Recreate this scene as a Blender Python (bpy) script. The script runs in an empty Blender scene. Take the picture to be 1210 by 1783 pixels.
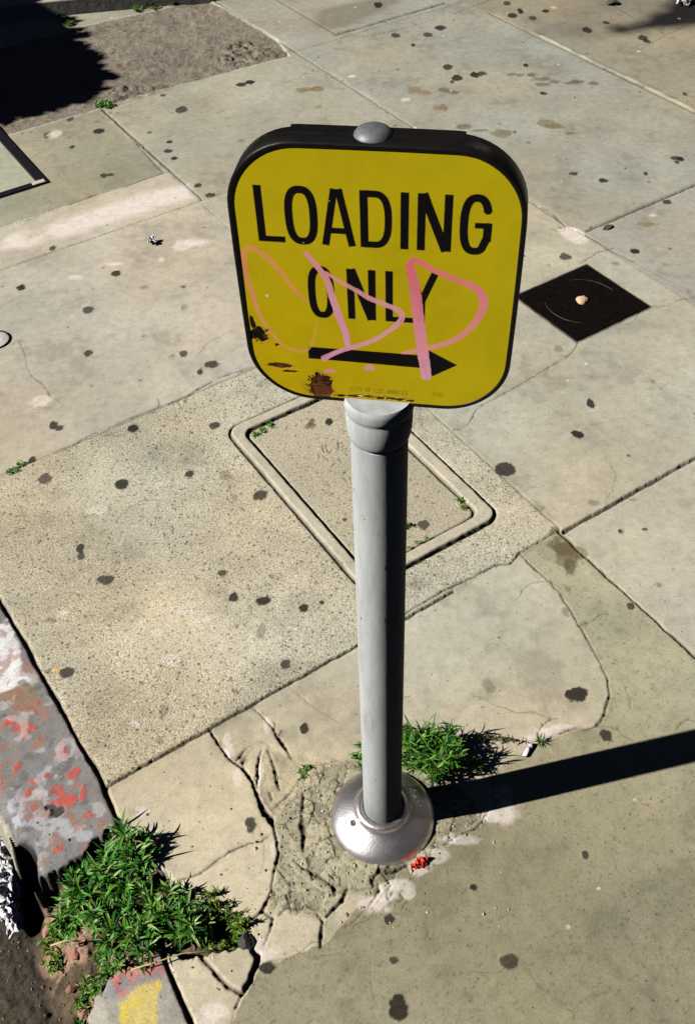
import bpy, math, random
import numpy as np
from mathutils import Matrix, Vector
PI = math.pi
R = math.radians
scn = bpy.context.scene

# ------------------------------------------------------------------ camera
cam_d = bpy.data.cameras.new('camera'); cam = bpy.data.objects.new('camera', cam_d)
scn.collection.objects.link(cam); scn.camera = cam
pitch, roll = R(47.24), R(-2.53)
f_ = Vector((0, math.cos(pitch), -math.sin(pitch))); r_ = Vector((1, 0, 0)); u_ = r_.cross(f_)
r2 = math.cos(roll)*r_ + math.sin(roll)*u_; u2 = -math.sin(roll)*r_ + math.cos(roll)*u_
m = Matrix((r2, u2, -f_)).transposed().to_4x4(); m.translation = (0, 0, 1.6); cam.matrix_world = m
cam_d.sensor_fit = 'VERTICAL'; cam_d.sensor_height = 36; cam_d.lens = 1700*36/1783
cam_d.clip_start = .02; cam_d.clip_end = 500

# ------------------------------------------------------------------ light
SUN_AZ, SUN_EL = 258.8, 38.0
tosun = Vector((math.sin(R(SUN_AZ))*math.cos(R(SUN_EL)), math.cos(R(SUN_AZ))*math.cos(R(SUN_EL)), math.sin(R(SUN_EL))))
w = bpy.data.worlds.new('World'); scn.world = w; w.use_nodes = True
nt = w.node_tree; bg = nt.nodes['Background']; sky = nt.nodes.new('ShaderNodeTexSky')
sky.sky_type = 'NISHITA'; sky.sun_disc = False; sky.sun_elevation = R(SUN_EL); sky.sun_rotation = R(SUN_AZ)
sky.air_density = .16; sky.dust_density = 0.; sky.ozone_density = 1.
nt.links.new(sky.outputs[0], bg.inputs[0]); bg.inputs[1].default_value = .05
sd = bpy.data.lights.new('sun', 'SUN'); sd.energy = 5.0; sd.angle = R(.5); sd.color = (1, .955, .875)
so = bpy.data.objects.new('sun', sd); scn.collection.objects.link(so)
so.rotation_euler = (-tosun).to_track_quat('-Z', 'Y').to_euler()
scn.view_settings.view_transform = 'Standard'; scn.view_settings.look = 'None'
scn.view_settings.exposure = .60; scn.view_settings.gamma = 1
scn.cycles.diffuse_bounces = 0
scn.render.resolution_x = 694; scn.render.resolution_y = 1024

# ------------------------------------------------------------------ measured ground data (metres)
D = {
 'cracks': [([3,3,4,3,4,3,3,3],5,0.8,[(0.1013,1.1868),(0.1507,1.2191),(0.1885,1.2439),(0.2644,1.2808),(0.3064,1.3065),(0.3412,1.3124),(0.3637,1.3398),(0.4046,1.365),(0.4463,1.3907)]),(2.2,3,0.75,[(0.6226,2.0479),(0.6053,2.0127),(0.5818,1.9905),(0.5305,1.9518),(0.4886,1.9202),(0.4311,1.8768),(0.3911,1.8487),(0.3442,1.8171),(0.3286,1.8053),(0.3169,1.7786),(0.3008,1.7484),(0.2782,1.7334),(0.2645,1.7343)]),([2,3.5,2,3,2,3,2,3,4.5,5,3,2],4,0.8,[(0.3629,1.335),(0.3869,1.2941),(0.4162,1.2538),(0.4285,1.223),(0.4467,1.1635),(0.4599,1.1135),(0.4727,1.0652),(0.4815,1.0123),(0.4756,0.9745),(0.4593,0.9383),(0.4424,0.9186),(0.4172,0.9091)]),(2.2,3,0.6,[(0.4518,1.1419),(0.4691,1.1481),(0.4853,1.1543),(0.4985,1.1679),(0.5177,1.1711)]),(1.6,2,0.35,[(0.5111,0.9979),(0.5149,0.9763),(0.5114,0.9516)]),(1.6,2,0.35,[(0.5624,0.9889),(0.5687,1.0014)]),([2,3,2],3,0.6,[(0.3298,0.891),(0.3301,0.9051),(0.3427,0.9236),(0.3582,0.9336),(0.3736,0.9365)]),([4,3,2],3,0.7,[(0.3485,0.8959),(0.3712,0.9054),(0.3878,0.9093),(0.4043,0.9133)]),(1.5,2,0.5,[(0.4524,0.9157),(0.4775,0.9096),(0.4843,0.8927),(0.4985,0.8861)]),(1.8,2,0.5,[(0.5842,0.9019),(0.5952,0.9157),(0.6107,0.9222),(0.6219,0.9168)]),([3,3,3,3,4,4,5,6,9,12,14,4],9,0.97,[(-0.2739,0.9435),(-0.2561,0.9128),(-0.2401,0.8898),(-0.2247,0.873),(-0.2086,0.8619),(-0.1988,0.8479),(-0.1911,0.8352),(-0.1812,0.8105),(-0.1735,0.7885),(-0.165,0.7721),(-0.1558,0.7611),(-0.1516,0.7505)]),([3,4,2],4,0.85,[(-0.2247,0.873),(-0.2148,0.8851),(-0.209,0.8964)]),([2,5,3],4,0.85,[(-0.2086,0.8619),(-0.2081,0.8733),(-0.2052,0.88)]),([2,4,4,4,5],5,0.75,[(-0.1743,0.8971),(-0.1791,0.8811),(-0.1818,0.8663),(-0.1812,0.847),(-0.1815,0.8226)]),([2,3,5,4,3],4,0.75,[(-0.1649,0.8966),(-0.1571,0.8754),(-0.1505,0.8546),(-0.147,0.8331),(-0.1417,0.8185)]),(3,4,0.6,[(-0.1579,0.8127),(-0.1546,0.8016)]),(1.6,2,0.4,[(-0.209,0.8964),(-0.1947,0.9074),(-0.1737,0.9135),(-0.1608,0.9034)]),(1.4,2,0.35,[(-0.2022,0.8845),(-0.1903,0.9025),(-0.1736,0.9076)]),([1.5,1.5,3,6,6,4,2],6,0.9,[(-0.1964,0.9887),(-0.1707,0.9615),(-0.1552,0.9388),(-0.1453,0.9192),(-0.1398,0.9095),(-0.1323,0.8985),(-0.1207,0.8805)]),(2.5,3,0.8,[(-0.1523,0.9544),(-0.1541,0.9388)]),(3,3,0.8,[(-0.1381,0.9356),(-0.1453,0.924)]),(1.5,2,0.4,[(-0.1207,0.8805),(-0.104,0.8568)]),(1.4,1.5,0.35,[(-0.1249,1.0295),(-0.1073,1.0107),(-0.0931,0.996),(-0.0651,0.9709),(-0.0333,0.9472)]),([2,3,3,2,3],3,0.5,[(-0.1552,0.7802),(-0.1443,0.7903),(-0.1303,0.8027),(-0.1172,0.8151),(-0.1081,0.8324),(-0.0978,0.8486),(-0.0667,0.8619),(-0.0354,0.8672)]),([2,2.5,3,3,3,2],3,0.75,[(-0.3182,0.6619),(-0.2974,0.6648),(-0.2712,0.6733),(-0.2463,0.6919),(-0.2258,0.7079),(-0.2028,0.7169),(-0.1863,0.7223),(-0.1697,0.7235),(-0.1581,0.7322)]),([3,4,3,6,6,6,3],6,0.88,[(-0.0979,0.8011),(-0.1,0.7797),(-0.103,0.7682),(-0.101,0.7461),(-0.0991,0.7274),(-0.1001,0.7132),(-0.1001,0.7012)]),([3,3,4,3,3,4,5,4,4],5,0.85,[(-0.1517,0.7578),(-0.1451,0.7214),(-0.14,0.703),(-0.1436,0.6872),(-0.1472,0.6717),(-0.1513,0.6391),(-0.1613,0.6189),(-0.1675,0.6052),(-0.192,0.5862),(-0.2091,0.5752)]),([3,4,4,2,2],4,0.8,[(-0.1665,0.6052),(-0.1495,0.5925),(-0.1502,0.5834),(-0.1537,0.5728),(-0.1624,0.5527)]),([3,5,6,5],6,0.92,[(-0.1823,0.5474),(-0.1701,0.5364),(-0.1724,0.5227),(-0.1791,0.5076)]),([5,4,4,4,5,4],7,0.92,[(-0.261,0.5402),(-0.2366,0.5109),(-0.2168,0.4924),(-0.195,0.4799),(-0.1806,0.4984),(-0.1708,0.5295)]),([3,3],5,0.8,[(-0.195,0.4799),(-0.2021,0.4613)]),(1.5,2,0.4,[(-0.2021,0.4613),(-0.2072,0.439)]),([4,4,5,5],6,0.93,[(-0.3144,0.5287),(-0.2897,0.4821),(-0.2681,0.4423),(-0.2533,0.4157)]),([3,3,5,4,6,4],5,0.8,[(-0.1156,0.6879),(-0.1011,0.6725),(-0.0763,0.6578),(-0.0556,0.6434),(-0.0491,0.6365),(-0.0503,0.6252)]),([4,6,6,4],6,0.92,[(-0.0265,0.6336),(-0.0365,0.6162),(-0.0499,0.6047),(-0.0622,0.5914)]),([3,5,5,5],5,0.92,[(-0.078,0.5958),(-0.0707,0.5845),(-0.0719,0.5639),(-0.0749,0.5463)]),([2,1.5,1.5,1.5,1.5],2,0.55,[(-0.0729,0.5551),(-0.0866,0.5539),(-0.1058,0.538),(-0.1275,0.5294),(-0.1519,0.5287)]),([4,3,3,2],3,0.6,[(-0.1384,0.5984),(-0.1264,0.6071),(-0.1012,0.6069),(-0.0862,0.6091)]),([6,7,4],6,0.92,[(0.0279,0.6599),(0.0119,0.6462),(0.0151,0.6337)]),([4,5,3,2,1.2,1],4,0.75,[(0.0229,0.6381),(0.025,0.6256),(0.013,0.6112),(-0.0084,0.5909),(-0.0228,0.5788),(-0.034,0.573)]),(2,2,0.5,[(0.015,0.6318),(-0.0087,0.6309),(-0.0227,0.6334)]),([6,6,5],5,0.85,[(0.0733,0.6666),(0.0546,0.6597),(0.041,0.6555)]),([3,3,4,3,5,4],4,0.8,[(0.2195,0.7594),(0.2083,0.7421),(0.1919,0.7284),(0.171,0.7181),(0.1534,0.7087),(0.1401,0.7023)]),(1.2,1,0.3,[(0.2428,0.5112),(0.262,0.4708),(0.2936,0.4459),(0.32,0.4256)]),(1.2,1,0.4,[(0.3195,0.4497),(0.3422,0.4585),(0.3751,0.4645),(0.3839,0.4609),(0.3871,0.4477)]),(1.2,1,0.35,[(0.005,0.4865),(0.0068,0.4691),(0.0129,0.4525)]),(1.2,1,0.3,[(0.2428,0.5112),(0.2323,0.5193)]),([2,3,2,3,2,2],2.5,0.55,[(-0.8658,2.1672),(-0.8459,2.1207),(-0.8243,2.0559),(-0.802,2.0094),(-0.7693,1.977),(-0.7381,1.925),(-0.7121,1.901)]),([3,2],2,0.4,[(-0.8775,2.1479),(-0.8689,2.1674)]),([4,5,4,3,2.5,2],4,0.8,[(0.6786,2.6095),(0.7154,2.5936),(0.7466,2.5592),(0.7792,2.5096),(0.8004,2.4741),(0.8502,2.4131)]),(1.6,2,0.45,[(0.8502,2.4131),(0.9115,2.3271),(0.9746,2.2608)]),([3,2.5],3,0.75,[(0.8073,2.4827),(0.7615,2.4651),(0.7049,2.4157)]),(2.2,2,0.55,[(0.8562,2.194),(0.8938,2.1939),(0.9392,2.2172),(0.9815,2.2275)]),([1.6,1.6,5,6],2,0.6,[(0.6174,2.7689),(0.6525,2.711),(0.6769,2.6687),(0.6928,2.6116)]),([1.5,3,4],2.5,0.6,[(0.703,2.6011),(0.674,2.5842),(0.6552,2.605)]),(3.5,3,0.6,[(1.1959,4.3353),(1.2344,4.2366),(1.2717,4.1411)]),([4,5,3,3],4,0.75,[(1.0406,3.7016),(1.0543,3.6748),(1.094,3.6108),(1.1488,3.5273)]),(3,3,0.6,[(1.1762,3.8286),(1.2456,3.8862),(1.3192,3.9559),(1.4058,4.0261),(1.4977,4.1097)]),([2,3],2,0.5,[(0.0228,4.1324),(0.1231,4.1802)]),(3,3,0.6,[(0.1426,4.0845),(0.262,4.1353),(0.3106,4.1594),(0.4218,4.2187)]),(4,4,0.75,[(0.5366,4.2916),(0.6024,4.3405),(0.6839,4.4078),(0.7541,4.4716)]),(2,2,0.35,[(0.4207,4.4581),(0.454,4.3894),(0.4812,4.3418)]),(3.5,4,0.7,[(-0.5747,1.7954),(-0.5221,1.8277),(-0.4683,1.8585),(-0.4508,1.8703)]),(3,4,0.6,[(-0.6534,1.7409),(-0.6137,1.773),(-0.5982,1.7823)]),(4,4,0.65,[(-0.434,1.8758),(-0.3859,1.9056),(-0.3656,1.9266),(-0.3307,1.9538)]),(5,4,0.7,[(-0.3139,1.9687),(-0.2806,1.985),(-0.2513,1.9946)]),(3,3,0.5,[(-0.2441,2.0011),(-0.1775,2.0273)]),(4,4,0.7,[(-0.675,2.9699),(-0.6231,3.0102),(-0.5641,3.0468)]),(4,4,0.6,[(-0.8466,2.869),(-0.7967,2.9039),(-0.7639,2.9336)]),(3,3,0.5,[(-1.0419,2.748),(-0.9601,2.7884),(-0.8884,2.8444)]),(4,4,0.6,[(-0.5602,3.0464),(-0.6699,3.2561),(-0.7347,3.3773),(-0.8278,3.5345)]),(2.5,2,0.5,[(-0.4128,1.8809),(-0.3991,1.8538)]),(2.5,2,0.5,[(-0.3928,1.9017),(-0.3951,1.8753)]),(2.5,2,0.5,[(-0.479,1.8505),(-0.4594,1.8406)]),(2.5,2,0.5,[(-0.4554,1.8728),(-0.4621,1.8975)])],  # traced cracks, plus one dark line painting shade under the flange
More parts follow.
